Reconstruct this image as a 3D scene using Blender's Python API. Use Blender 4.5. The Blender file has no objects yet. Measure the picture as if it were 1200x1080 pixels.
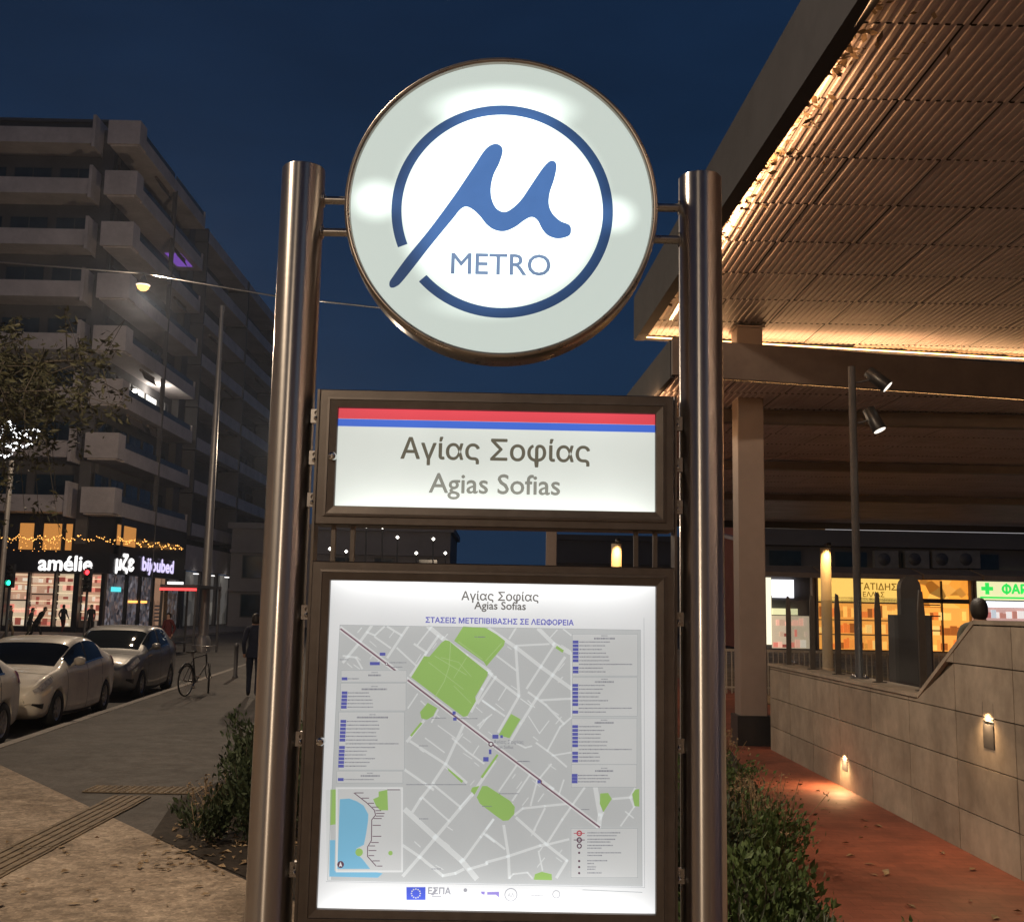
import bpy, bmesh, math, random
import numpy as np
from mathutils import Vector, Matrix
random.seed(7)
RNG = np.random.default_rng(11)
SC = bpy.context.scene
COL = SC.collection
R = math.radians

# ------------------------------------------------------------------ camera
FPX = 1250.0                                    # focal length in pixels of a 1200 x 1080 frame
CAM = np.array([0.023, -3.024, 2.0])
_y, _p, _r = R(0.4318), R(7.874), R(1.0998)
_F = np.array([math.sin(_y)*math.cos(_p), math.cos(_y)*math.cos(_p), math.sin(_p)])
_r0 = np.array([math.cos(_y), -math.sin(_y), 0.0])
_u0 = np.cross(_r0, _F)
_RT = math.cos(_r)*_r0 + math.sin(_r)*_u0
_UP = -math.sin(_r)*_r0 + math.cos(_r)*_u0
cd = bpy.data.cameras.new('camera')
cam = bpy.data.objects.new('camera', cd)
COL.objects.link(cam)
cam.matrix_world = Matrix(((_RT[0], _UP[0], -_F[0], CAM[0]), (_RT[1], _UP[1], -_F[1], CAM[1]),
                           (_RT[2], _UP[2], -_F[2], CAM[2]), (0, 0, 0, 1)))
cd.sensor_fit = 'HORIZONTAL'; cd.sensor_width = 36.0; cd.lens = 36.0*FPX/1200
cd.clip_start = 0.05; cd.clip_end = 2000
SC.camera = cam
def at(px, py, Y):
    """point of the plane y = Y seen at a pixel of the photograph (used to measure prints on the sign)"""
    d = _F + _RT*(px-600)/FPX - _UP*(py-540)/FPX
    t = (Y-CAM[1])/d[1]
    return CAM + t*d

# ------------------------------------------------------------------ sky, moon-weak sun, exposure
W = bpy.data.worlds.new('World'); SC.world = W; W.use_nodes = True
nt = W.node_tree
bg = nt.nodes['Background']
tc = nt.nodes.new('ShaderNodeTexCoord'); sx = nt.nodes.new('ShaderNodeSeparateXYZ')
nt.links.new(tc.outputs['Generated'], sx.inputs[0])
cr = nt.nodes.new('ShaderNodeValToRGB')
cr.color_ramp.elements[0].position = 0.0; cr.color_ramp.elements[0].color = (0.0135, 0.031, 0.066, 1)
cr.color_ramp.elements[1].position = 0.75; cr.color_ramp.elements[1].color = (0.003, 0.009, 0.027, 1)
e = cr.color_ramp.elements.new(0.3); e.color = (0.0080, 0.0235, 0.058, 1)
nt.links.new(sx.outputs['Z'], cr.inputs[0])
cn = nt.nodes.new('ShaderNodeTexNoise'); cn.inputs['Scale'].default_value = 2.2; cn.inputs['Detail'].default_value = 5; cn.inputs['Roughness'].default_value = 0.6
mpn = nt.nodes.new('ShaderNodeMapping'); mpn.inputs['Scale'].default_value = (1, 1, 3.5); nt.links.new(tc.outputs['Generated'], mpn.inputs[0]); nt.links.new(mpn.outputs[0], cn.inputs['Vector'])
mr_ = nt.nodes.new('ShaderNodeMapRange'); mr_.inputs['From Min'].default_value = 0.3; mr_.inputs['From Max'].default_value = 0.7; mr_.inputs['To Min'].default_value = 0.82; mr_.inputs['To Max'].default_value = 1.22
nt.links.new(cn.outputs['Fac'], mr_.inputs['Value'])            # thin uneven night cloud
vm = nt.nodes.new('ShaderNodeVectorMath'); vm.operation = 'SCALE'; nt.links.new(cr.outputs[0], vm.inputs[0]); nt.links.new(mr_.outputs[0], vm.inputs['Scale'])
nt.links.new(vm.outputs[0], bg.inputs[0])
bg.inputs[1].default_value = 1.0
sl = bpy.data.lights.new('sun', 'SUN'); sl.energy = 0.02; sl.angle = R(20); sl.color = (0.75, 0.85, 1.0)
so = bpy.data.objects.new('sun', sl); COL.objects.link(so); so.rotation_euler = (R(50), 0, R(30))
SC.view_settings.view_transform = 'Standard'; SC.view_settings.look = 'None'
SC.view_settings.exposure = 0.0; SC.view_settings.gamma = 1.0
SC.render.engine = 'CYCLES'
SC.cycles.use_denoising = True
SC.cycles.sample_clamp_indirect = 3.0
SC.cycles.max_bounces = 6; SC.cycles.transparent_max_bounces = 32

# ------------------------------------------------------------------ helpers: scene graph
def tag(o, label=None, cat=None, group=None, kind=None):
    if label: o['label'] = label
    if cat: o['category'] = cat
    if group: o['group'] = group
    if kind: o['kind'] = kind
    return o
def empty(name, loc=(0, 0, 0), rz=0, label=None, cat=None, group=None, parent=None):
    o = bpy.data.objects.new(name, None); COL.objects.link(o)
    o.location = loc; o.rotation_euler = (0, 0, rz); o.empty_display_size = 0.2
    if parent: o.parent = parent
    return tag(o, label, cat, group)
def link(name, me, parent=None, loc=None, rot=None):
    o = bpy.data.objects.new(name, me); COL.objects.link(o)
    if parent: o.parent = parent
    if loc is not None: o.location = loc
    if rot is not None: o.rotation_euler = rot
    return o
def copy_tree(o, parent=None):
    c = o.copy(); COL.objects.link(c); c.parent = parent
    for ch in list(o.children): copy_tree(ch, c)
    return c
class MB:
    """collects shapes and links them as ONE mesh object"""
    def __init__(s): s.v = []; s.f = []; s.m = []; s.cm = 0; s.sm = []
    def mat(s, i): s.cm = i; return s
    def add(s, vs, fs, smooth=False):
        n = len(s.v); s.v += [tuple(map(float, p)) for p in vs]
        for f in fs: s.f.append(tuple(i+n for i in f)); s.m.append(s.cm); s.sm.append(smooth)
        return s
    def box(s, x0, x1, y0, y1, z0, z1):
        if x0 > x1: x0, x1 = x1, x0
        if y0 > y1: y0, y1 = y1, y0
        if z0 > z1: z0, z1 = z1, z0
        return s.add([(x0,y0,z0),(x1,y0,z0),(x1,y1,z0),(x0,y1,z0),(x0,y0,z1),(x1,y0,z1),(x1,y1,z1),(x0,y1,z1)],
                     [(3,2,1,0),(4,5,6,7),(0,1,5,4),(1,2,6,5),(2,3,7,6),(3,0,4,7)])
    def cham(s, x0, x1, y0, y1, z0, z1, c):
        """box whose vertical edges are chamfered by c"""
        P = [(x0+c,y0),(x1-c,y0),(x1,y0+c),(x1,y1-c),(x1-c,y1),(x0+c,y1),(x0,y1-c),(x0,y0+c)]
        return s.prism(P, z0, z1)
    def prism(s, P, z0, z1):
        n = len(P); vs = [(x,y,z0) for x,y in P]+[(x,y,z1) for x,y in P]
        fs = [tuple(range(n-1,-1,-1)), tuple(range(n,2*n))]+[(i,(i+1)%n,(i+1)%n+n,i+n) for i in range(n)]
        return s.add(vs, fs)
    def sheet(s, P, z):
        return s.add([(x,y,z) for x,y in P], [tuple(range(len(P)))])
    def quad(s, a, b, c, d): return s.add([a,b,c,d], [(0,1,2,3)])
    def tube(s, pts, r, n=8, caps=True):
        pts = [Vector(p) for p in pts]; rs = r if hasattr(r, '__len__') else [r]*len(pts)
        vs = []; up = Vector((0,0,1))
        for i, p in enumerate(pts):
            a = pts[max(i-1,0)]; b = pts[min(i+1,len(pts)-1)]; d = (b-a).normalized()
            ref = up if abs(d.z) < 0.95 else Vector((1,0,0))
            x = d.cross(ref).normalized(); y = x.cross(d)
            for k in range(n):
                t = 2*math.pi*k/n; vs.append(p+(x*math.cos(t)+y*math.sin(t))*rs[i])
        fs = []
        for i in range(len(pts)-1):
            for k in range(n): fs.append((i*n+k, i*n+(k+1)%n, (i+1)*n+(k+1)%n, (i+1)*n+k))
        s.add(vs, fs, True)
        if caps:
            L = (len(pts)-1)*n
            s.add([vs[k] for k in range(n)], [tuple(range(n-1,-1,-1))])
            s.add([vs[L+k] for k in range(n)], [tuple(range(n))])
        return s
    def lathe(s, prof, n=24, axis='z', c=(0,0,0)):
        """prof: (radius, height) pairs turned about the axis"""
        vs = []
        for r, h in prof:
            for k in range(n):
                t = 2*math.pi*k/n; a, b = r*math.cos(t), r*math.sin(t)
                v = (a,b,h) if axis == 'z' else ((a,h,b) if axis == 'y' else (h,a,b))
                vs.append((v[0]+c[0], v[1]+c[1], v[2]+c[2]))
        fs = []
        for i in range(len(prof)-1):
            for k in range(n):
                q = (i*n+k, i*n+(k+1)%n, (i+1)*n+(k+1)%n, (i+1)*n+k)
                fs.append(q if axis != 'y' else q[::-1])
        return s.add(vs, fs, True)
    def ring(s, c, r0, r1, y, n=64, a0=0, a1=2*math.pi):
        """flat annulus sector in the xz plane facing -y"""
        vs = []
        for k in range(n+1):
            t = a0+(a1-a0)*k/n
            for r in (r0, r1): vs.append((c[0]+r*math.cos(t), y, c[1]+r*math.sin(t)))
        return s.add(vs, [(2*k, 2*k+1, 2*k+3, 2*k+2) for k in range(n)])
    def disc(s, c, r, y, n=64):
        return s.add([(c[0]+r*math.cos(2*math.pi*k/n), y, c[1]+r*math.sin(2*math.pi*k/n)) for k in range(n)], [tuple(range(n))])
    def flat(s, P, y):
        """polygon in the plane y = const"""
        return s.add([(x, y, z) for x, z in P], [tuple(range(len(P)))])
    def stroke(s, P, w, y):
        """polyline with width w in the plane y"""
        for i in range(len(P)-1):
            a = np.array(P[i]); b = np.array(P[i+1]); d = b-a; L = np.hypot(*d)
            if L < 1e-6: continue
            d = d/L; n = np.array([-d[1], d[0]])*w/2; e = d*w*0.3
            q = [a-e-n, b+e-n, b+e+n, a-e+n]
            s.add([(p[0], y, p[1]) for p in q], [(0,1,2,3)])
        return s
    def mesh(s, name, mats):
        me = bpy.data.meshes.new(name); me.from_pydata(s.v, [], s.f)
        if not isinstance(mats, (list, tuple)): mats = [mats]
        for m in mats: me.materials.append(m)
        me.polygons.foreach_set('material_index', s.m)
        me.polygons.foreach_set('use_smooth', s.sm); me.update()
        return me
    def build(s, name, mats, parent=None, loc=None, rot=None):
        return link(name, s.mesh(name, mats), parent, loc, rot)
def bake(o):
    """apply an object's modifiers / text to a plain mesh"""
    dg = bpy.context.evaluated_depsgraph_get(); dg.update()
    return bpy.data.meshes.new_from_object(o.evaluated_get(dg))
def text_mesh(body, size, mat, ext=0.0, width=None, bold=0.0, sx=1.0):
    """lettering (a capital phi is drawn as a ring letter crossed by a bar); bold thickens the strokes by overlaying shifted copies, each a hair in front of the last"""
    def raw(s_):
        cu = bpy.data.curves.new('lettering', 'FONT'); cu.body = s_; cu.size = size
        cu.extrude = 0 if bold else ext; cu.resolution_u = 3
        o = bpy.data.objects.new('lettering', cu); COL.objects.link(o)
        m_ = bake(o); bpy.data.objects.remove(o); bpy.data.curves.remove(cu)
        return m_
    me = raw(body.replace('Φ', 'O'))
    if 'Φ' in body:
        xs = lambda m_: [v.co.x for v in m_.vertices]; ys = lambda m_: [v.co.y for v in m_.vertices]
        one = raw('O'); wo = max(xs(one))-min(xs(one)); y0, y1 = min(ys(one)), max(ys(one))
        bm_ = bmesh.new(); bm_.from_mesh(me)
        for i, c_ in enumerate(body):
            if c_ == 'Φ':
                cx = max(xs(raw(body[:i].replace('Φ', 'O')+'O')))-wo/2; b_ = 0.045*size
                bm_.faces.new([bm_.verts.new((cx+a, b, 0.0004)) for a, b in ((-b_, y0-0.06*size), (b_, y0-0.06*size), (b_, y1+0.06*size), (-b_, y1+0.06*size))])
        bm_.to_mesh(me); bm_.free()
    co = np.zeros(len(me.vertices)*3); me.vertices.foreach_get('co', co); co = co.reshape(-1, 3)
    co[:, 0] -= (co[:, 0].min()+co[:, 0].max())/2; co[:, 1] -= (co[:, 1].min()+co[:, 1].max())/2
    k = width/(co[:, 0].max()-co[:, 0].min()) if width else 1.0
    co *= k; co[:, 0] *= sx
    if bold:
        faces = [tuple(p.vertices) for p in me.polygons]; n = len(co); V = []; Fc = []
        for i, (dx, dy) in enumerate(((-1, 0), (1, 0), (0, 1), (0, -1), (0.7, 0.7), (-0.7, -0.7))):
            V.append(co+np.array([dx*bold*k, dy*bold*k, 0.00004*i])); Fc += [tuple(j+n*i for j in f) for f in faces]
        me = bpy.data.meshes.new('lettering'); me.from_pydata(np.vstack(V).tolist(), [], Fc)
    else: me.vertices.foreach_set('co', co.ravel())
    me.materials.clear(); me.materials.append(mat); me.update()
    return me
def text(name, body, mat, parent, loc, width=None, size=1.0, ext=0.002, bold=0.0, rot=(math.pi/2, 0, 0)):
    return link(name, text_mesh(body, size, mat, ext, width, bold), parent, loc, rot)
def area(name, parent, loc, target, sx_, sy_, power, col, spread=180):
    l = bpy.data.lights.new(name, 'AREA'); l.shape = 'RECTANGLE'; l.size = sx_; l.size_y = sy_; l.energy = power; l.color = col
    l.spread = R(spread)
    o = bpy.data.objects.new(name, l); COL.objects.link(o)
    return o
def point(name, loc, power, col, r=0.1, parent=None):
    l = bpy.data.lights.new(name, 'POINT'); l.energy = power; l.color = col; l.shadow_soft_size = r
    o = bpy.data.objects.new(name, l); COL.objects.link(o); o.location = loc
    if parent: o.parent = parent
    return o
def spot(name, loc, d, power, col, angle=90, blend=0.6, r=0.05, parent=None):
    l = bpy.data.lights.new(name, 'SPOT'); l.energy = power; l.color = col; l.shadow_soft_size = r
    l.spot_size = R(angle); l.spot_blend = blend
    o = bpy.data.objects.new(name, l); COL.objects.link(o); o.location = loc
    o.rotation_euler = Vector(d).to_track_quat('-Z', 'Y').to_euler()
    if parent: o.parent = parent
    return o

# ------------------------------------------------------------------ helpers: materials
class NT:
    def __init__(s, m): s.t = m.node_tree; s.t.nodes.clear(); s.out = s.n('ShaderNodeOutputMaterial')
    def n(s, kind, **kw):
        nd = s.t.nodes.new(kind)
        for k, v in kw.items(): setattr(nd, k, v)
        return nd
    def l(s, a, b): s.t.links.new(a, b)
    def put(s, sock, v):
        if hasattr(v, 'links') or hasattr(v, 'is_linked'): s.l(v, sock)
        else: sock.default_value = v
    def math(s, op, a, b=None, c=None, clamp=False):
        nd = s.n('ShaderNodeMath', operation=op); nd.use_clamp = clamp
        s.put(nd.inputs[0], a)
        if b is not None: s.put(nd.inputs[1], b)
        if c is not None: s.put(nd.inputs[2], c)
        return nd.outputs[0]
    def noise(s, scale, detail=4, rough=0.55, co=None, dist=0):
        nd = s.n('ShaderNodeTexNoise'); nd.inputs['Scale'].default_value = scale; nd.inputs['Detail'].default_value = detail
        nd.inputs['Roughness'].default_value = rough; nd.inputs['Distortion'].default_value = dist
        if co is not None: s.l(co, nd.inputs['Vector'])
        return nd.outputs['Fac']
    def ramp(s, fac, stops):
        nd = s.n('ShaderNodeValToRGB'); el = nd.color_ramp.elements
        while len(el) < len(stops): el.new(0.5)
        for e_, (p, c) in zip(el, stops): e_.position = p; e_.color = (*c, 1) if len(c) == 3 else c
        s.l(fac, nd.inputs[0]); return nd.outputs[0]
    def mix(s, fac, a, b, mode='MIX'):
        nd = s.n('ShaderNodeMix', data_type='RGBA', blend_type=mode)
        s.put(nd.inputs[0], fac)
        for i, v in ((6, a), (7, b)):
            s.put(nd.inputs[i], v if not isinstance(v, tuple) else ((*v, 1) if len(v) == 3 else v))
        return nd.outputs[2]
    def objco(s): return s.n('ShaderNodeTexCoord').outputs['Object']
    def pos(s): return s.n('ShaderNodeNewGeometry').outputs['Position']
    def bump(s, h, strength=0.3, dist=0.01):
        nd = s.n('ShaderNodeBump'); nd.inputs['Strength'].default_value = strength; nd.inputs['Distance'].default_value = dist
        s.l(h, nd.inputs['Height']); return nd.outputs[0]
    def bsdf(s, **kw):
        b = s.n('ShaderNodeBsdfPrincipled')
        for k, v in kw.items():
            k = k.replace('_', ' ')
            if isinstance(v, tuple) and len(v) == 3: v = (*v, 1)
            s.put(b.inputs[k], v)
        s.l(b.outputs[0], s.out.inputs[0]); return b
def new_mat(name):
    m = bpy.data.materials.new(name); m.use_nodes = True
    return m, NT(m)
def surf(name, col, rough=0.6, metal=0.0, var=0.18, scale=6.0, bump=0.15, bscale=60.0, bd=0.004, spec=0.5, world=True, coat=0.0):
    """painted / stone / plain surface with blotchy wear and fine relief"""
    m, t = new_mat(name); co = t.pos() if world else t.objco()
    n1 = t.noise(scale, 5, 0.6, co); n2 = t.noise(scale*7, 3, 0.6, co)
    f = t.math('ADD', t.math('MULTIPLY', n1, 0.7), t.math('MULTIPLY', n2, 0.3))
    lo = tuple(max(0, c*(1-var*1.6)) for c in col); hi = tuple(min(1, c*(1+var*1.6)) for c in col)
    c = t.ramp(f, [(0.3, lo), (0.7, hi)])
    rr = t.math('ADD', t.math('MULTIPLY', n2, 0.2), rough-0.1)
    kw = dict(Base_Color=c, Roughness=rr, Metallic=metal, Specular_IOR_Level=spec)
    if bump: kw['Normal'] = t.bump(t.noise(bscale, 3, 0.6, co), bump, bd)
    if coat: kw['Coat_Weight'] = coat; kw['Coat_Roughness'] = 0.05
    t.bsdf(**kw); return m
def glow(name, col, strength, sample=True):
    m, t = new_mat(name)
    b = t.bsdf(Base_Color=tuple(c*0.3 for c in col), Roughness=0.4, Emission_Color=col, Emission_Strength=strength)
    if not sample: m.cycles.emission_sampling = 'NONE'
    return m
def lit_print(name, col, light, sample=False, spec=0.3):
    """ink on a backlit sheet: light(t) gives the lamp brightness behind the sheet"""
    m, t = new_mat(name)
    t.bsdf(Base_Color=tuple(c*0.25 for c in col), Roughness=0.35, Specular_IOR_Level=spec, Emission_Color=col, Emission_Strength=light(t))
    if not sample: m.cycles.emission_sampling = 'NONE'
    return m

M = {}
# steel, brushed round the tube
def steel_mat(name, col, rough, aniso, dark=0.0):
    m, t = new_mat(name); co = t.objco()
    mp = t.n('ShaderNodeMapping'); mp.inputs['Scale'].default_value = (3, 3, 260); t.l(co, mp.inputs[0])
    n = t.noise(3.0, 3, 0.6, mp.outputs[0]); n2 = t.noise(4.0, 4, 0.6, co)
    tg = t.n('ShaderNodeTangent', direction_type='RADIAL', axis='Z')
    c = t.mix(n2, tuple(x*0.86 for x in col), col)
    t.bsdf(Base_Color=c, Metallic=1.0, Roughness=t.math('ADD', t.math('MULTIPLY', n, 0.10), rough-0.05),
           Anisotropic=aniso, Coat_Weight=0.35, Coat_Roughness=0.10, Anisotropic_Rotation=0.25, Tangent=tg.outputs[0], Normal=t.bump(n, 0.06, 0.001))
    return m
M['steel'] = steel_mat('brushed_steel', (0.62, 0.60, 0.575), 0.31, 0.88)
M['steel_plain'] = surf('steel_plain', (0.45, 0.44, 0.43), 0.3, 1.0, 0.1, 8, 0.05, 200, 0.001, world=False)
M['frame'] = surf('frame_bronze_grey', (0.19, 0.172, 0.16), 0.36, 0.8, 0.12, 5, 0.06, 180, 0.001, world=False)
M['disc_rim'] = surf('emblem_rim_metal', (0.42, 0.38, 0.34), 0.3, 0.9, 0.1, 5, 0.05, 180, 0.001, world=False)
M['bolt'] = surf('bolt_chrome', (0.75, 0.75, 0.74), 0.15, 1.0, 0.05, 8, 0, world=False)
M['rubber'] = surf('black_rubber', (0.02, 0.02, 0.02), 0.7, 0, 0.2, 9, 0.2)
M['black'] = surf('black_paint', (0.018, 0.018, 0.02), 0.4, 0, 0.2, 9, 0.05)
M['darkgrey'] = surf('dark_grey_paint', (0.06, 0.06, 0.065), 0.45, 0, 0.2, 5, 0.08)
M['white_paint'] = surf('white_paint', (0.7, 0.7, 0.68), 0.5, 0, 0.08, 4, 0.08)

# ------------------------------------------------------------------ the ground
def kerb_x(y): return -6.89-0.0767*(y-12.24)
def asphalt(name, col, rough, scale=1.0, sp=0.5, wet=0.0):
    m, t = new_mat(name); co = t.pos()
    big = t.noise(0.35*scale, 5, 0.6, co); fine = t.noise(46, 4, 0.75, co); mid = t.noise(4*scale, 6, 0.65, co)
    f = t.math('ADD', t.math('MULTIPLY', big, 0.32), t.math('ADD', t.math('MULTIPLY', mid, 0.30), t.math('MULTIPLY', fine, 0.38)))
    c = t.ramp(f, [(0.34, tuple(x*0.42 for x in col)), (0.5, col), (0.64, tuple(min(1, x*1.75) for x in col))])
    vo = t.n('ShaderNodeTexVoronoi'); vo.inputs['Scale'].default_value = 140; t.l(co, vo.inputs['Vector'])
    h = t.math('ADD', vo.outputs['Distance'], t.math('MULTIPLY', mid, 0.8))
    r = t.math('ADD', t.math('MULTIPLY', mid, 0.35), rough-0.18)
    sp_ = t.n('ShaderNodeTexVoronoi'); sp_.inputs['Scale'].default_value = 24; t.l(co, sp_.inputs['Vector'])
    fl = t.n('ShaderNodeSeparateColor'); t.l(sp_.outputs['Color'], fl.inputs[0])
    grain = t.math('ADD', t.math('MULTIPLY', fl.outputs[0], 0.55), 0.72)                  # stone chips
    stain = t.ramp(t.noise(0.9, 5, 0.7, co, 0.8), [(0.40, (0.62, 0.60, 0.58)), (0.56, (1, 1, 1))])
    gum = t.n('ShaderNodeTexVoronoi'); gum.inputs['Scale'].default_value = 2.3; t.l(co, gum.inputs['Vector'])
    spots = t.ramp(gum.outputs['Distance'], [(0.045, (0.55, 0.55, 0.55)), (0.075, (1, 1, 1))])
    c = t.mix(1.0, t.mix(1.0, c, stain, 'MULTIPLY'), spots, 'MULTIPLY')
    gg = t.n('ShaderNodeCombineColor'); [t.l(grain, gg.inputs[i]) for i in range(3)]
    c = t.mix(1.0, c, gg.outputs[0], 'MULTIPLY')
    t.bsdf(Base_Color=c, Roughness=r, Specular_IOR_Level=sp, Normal=t.bump(h, 0.35, 0.006)); return m
M['asphalt'] = asphalt('asphalt', (0.05, 0.048, 0.046), 0.75)
M['sidewalk'] = asphalt('dark_paving', (0.055, 0.048, 0.044), 0.68, 1.0, 0.25)
M['paving'] = asphalt('pale_aggregate_paving', (0.33, 0.27, 0.21), 0.85, 1.4, 0.25)
M['soil'] = asphalt('soil', (0.035, 0.028, 0.022), 0.95, 2.0)
M['kerb'] = surf('kerb_stone', (0.22, 0.2, 0.18), 0.75, 0, 0.2, 3, 0.3, 60)
def red_mat():
    m, t = new_mat('red_clay_paving'); co = t.pos()
    br = t.n('ShaderNodeTexBrick'); br.inputs['Scale'].default_value = 1.0
    br.inputs['Brick Width'].default_value = 0.21; br.inputs['Row Height'].default_value = 0.105
    br.inputs['Mortar Size'].default_value = 0.004; br.inputs['Mortar Smooth'].default_value = 0.6
    br.inputs['Color1'].default_value = (0.40, 0.125, 0.075, 1); br.inputs['Color2'].default_value = (0.32, 0.095, 0.058, 1)
    br.inputs['Mortar'].default_value = (0.20, 0.072, 0.045, 1)
    t.l(co, br.inputs['Vector'])
    n = t.noise(2.2, 6, 0.65, co); f = t.noise(70, 3, 0.6, co)
    c = t.mix(t.ramp(n, [(0.35, (0, 0, 0)), (0.7, (0.7, 0.7, 0.7))]), br.outputs['Color'], (0.22, 0.08, 0.052))
    dirt = t.ramp(t.noise(0.7, 6, 0.7, co, 0.6), [(0.38, (0.55, 0.53, 0.52)), (0.60, (1, 1, 1))]); c = t.mix(1.0, c, dirt, 'MULTIPLY')
    h = t.math('ADD', t.math('MULTIPLY', br.outputs['Fac'], -0.8), t.math('MULTIPLY', f, 0.5))
    t.bsdf(Base_Color=c, Roughness=t.math('ADD', t.math('MULTIPLY', n, 0.3), 0.45), Normal=t.bump(h, 0.4, 0.004)); return m
M['red'] = red_mat()

tag(MB().sheet([(-600, -600), (600, -600), (600, 600), (-600, 600)], -0.13).build('ground', M['asphalt']), kind='structure')
SWE = 0.16
sw = MB().prism([(kerb_x(-30)+SWE, -30), (45, -30), (45, 140), (kerb_x(56)+SWE, 140), (kerb_x(56)+SWE, 56)], -0.128, 0.0).build('sidewalk', M['sidewalk'])
tag(sw, kind='structure')
ks = MB().box(-0.078, 0.078, 0.006, 0.994, -0.127, 0.006).mesh('kerb_stone', M['kerb'])
for i in range(-6, 50):
    y = i*1.0; o = link('kerb_stone', ks, sw, (kerb_x(y)+0.078, y, random.uniform(-0.002, 0.003)), (0, 0, math.atan(0.0767)))
fs = MB().prism([(-120, 54.5), (-20.5, 54.5), (-19.5, 58), (-19.5, 150), (-120, 150)], -0.128, 0.0).build('sidewalk', M['kerb'])
tag(fs, kind='structure')
pv = MB().sheet([(kerb_x(11.2)+SWE+0.01, 11.15), (-1.82, 5.15), (2.6, -0.15), (2.6, -20), (kerb_x(-20)+SWE+0.01, -20)], 0.004).build('pale_pavement', M['paving'])
tag(pv, kind='structure')
sb = MB().sheet([(-2.95, 6.55), (-1.82, 5.20), (1.9, 0.74), (2.05, 3.0), (2.5, 6.5), (3.1, 10.2), (3.4, 12.8), (-1.0, 12.8), (-3.0, 10.6), (-3.25, 8.2)], 0.008).build('soil', M['soil'])
tag(sb, kind='structure')
rp = MB().sheet([(2.6, -8), (4.2, -8), (4.2, 13.4), (6, 13.5), (6, 30), (-1, 30), (-1, 12.8), (3.4, 12.8), (3.1, 10.2), (2.5, 6.5), (2.05, 3.0), (1.95, 0.8), (2.6, 0.0)], 0.004).build('red_path', M['red'])
tag(rp, kind='structure')
# tactile paving: guide slabs with long bars, then warning slabs with studs
M['tactile'] = surf('tactile_concrete', (0.17, 0.13, 0.085), 0.75, 0, 0.35, 5, 0.3, 70)
tb = MB().box(-0.197, 0.197, -0.197, 0.197, 0.005, 0.014)
for k in range(5): tb.cham(-0.175+k*0.078, -0.14+k*0.078, -0.19, 0.19, 0.014, 0.022, 0.008)
tbm = tb.mesh('guide_slab', M['tactile'])
ts = MB().box(-0.197, 0.197, -0.197, 0.197, 0.005, 0.014)
for a in range(6):
    for b in range(6): ts.cham(-0.175+a*0.064, -0.145+a*0.064, -0.175+b*0.064, -0.145+b*0.064, 0.014, 0.022, 0.009)
tsm = ts.mesh('warning_slab', M['tactile'])
for i in range(16): link('guide_slab', tbm, pv, (-3.745+random.uniform(-.004, .004), 2.2+0.4*i, random.uniform(-.001, .002)), (0, 0, random.uniform(-.01, .01)))
for i in range(3):
    for j in range(1): link('warning_slab', tsm, sw, (-4.15+0.4*i, 8.80+0.4*j, random.uniform(-.001, .002)), (0, 0, random.uniform(-.01, .01)))
# ------------------------------------------------------------------ the metro sign
SY = 0.0
totem = empty('metro_sign', (0, 0.06, 0), 0, 'tall backlit metro totem with round emblem, name panel and map between steel posts', 'sign')
def T(o):
    o.parent = totem; o.matrix_parent_inverse = Matrix.Translation((0, -0.06, 0)); return o
def part(mb, name, mat, parent=None):
    o = mb.build(name, mat)
    if parent is None: return T(o)
    o.parent = parent; o.matrix_parent_inverse = Matrix.Identity(4); return o
DZ = 3.179; DR = 0.443
# light behind the three faces (lamps inside the boxes)
def smooth(t, v, a, b):
    nd = t.n('ShaderNodeMapRange', interpolation_type='SMOOTHSTEP')
    t.put(nd.inputs['Value'], v); nd.inputs['From Min'].default_value = a; nd.inputs['From Max'].default_value = b
    return nd.outputs['Result']
def xz(t):
    s = t.n('ShaderNodeSeparateXYZ'); t.l(t.pos(), s.inputs[0]); return s.outputs['X'], s.outputs['Z']
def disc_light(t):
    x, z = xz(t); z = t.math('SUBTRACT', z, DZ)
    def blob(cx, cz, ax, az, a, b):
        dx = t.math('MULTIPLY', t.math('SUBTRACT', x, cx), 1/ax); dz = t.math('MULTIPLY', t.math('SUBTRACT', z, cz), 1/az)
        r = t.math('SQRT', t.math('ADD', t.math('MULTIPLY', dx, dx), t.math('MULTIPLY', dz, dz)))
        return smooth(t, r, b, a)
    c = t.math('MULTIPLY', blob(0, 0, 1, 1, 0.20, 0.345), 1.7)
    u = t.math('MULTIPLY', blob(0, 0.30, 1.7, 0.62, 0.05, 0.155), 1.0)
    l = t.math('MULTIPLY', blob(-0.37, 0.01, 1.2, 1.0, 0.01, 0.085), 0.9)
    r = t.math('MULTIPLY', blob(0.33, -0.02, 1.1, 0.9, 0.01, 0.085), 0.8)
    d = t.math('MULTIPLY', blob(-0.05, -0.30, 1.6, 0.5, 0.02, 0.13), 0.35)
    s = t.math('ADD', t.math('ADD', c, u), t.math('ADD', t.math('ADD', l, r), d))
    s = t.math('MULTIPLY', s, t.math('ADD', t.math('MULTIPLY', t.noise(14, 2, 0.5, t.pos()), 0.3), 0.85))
    return t.math('ADD', s, 0.66)
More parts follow.
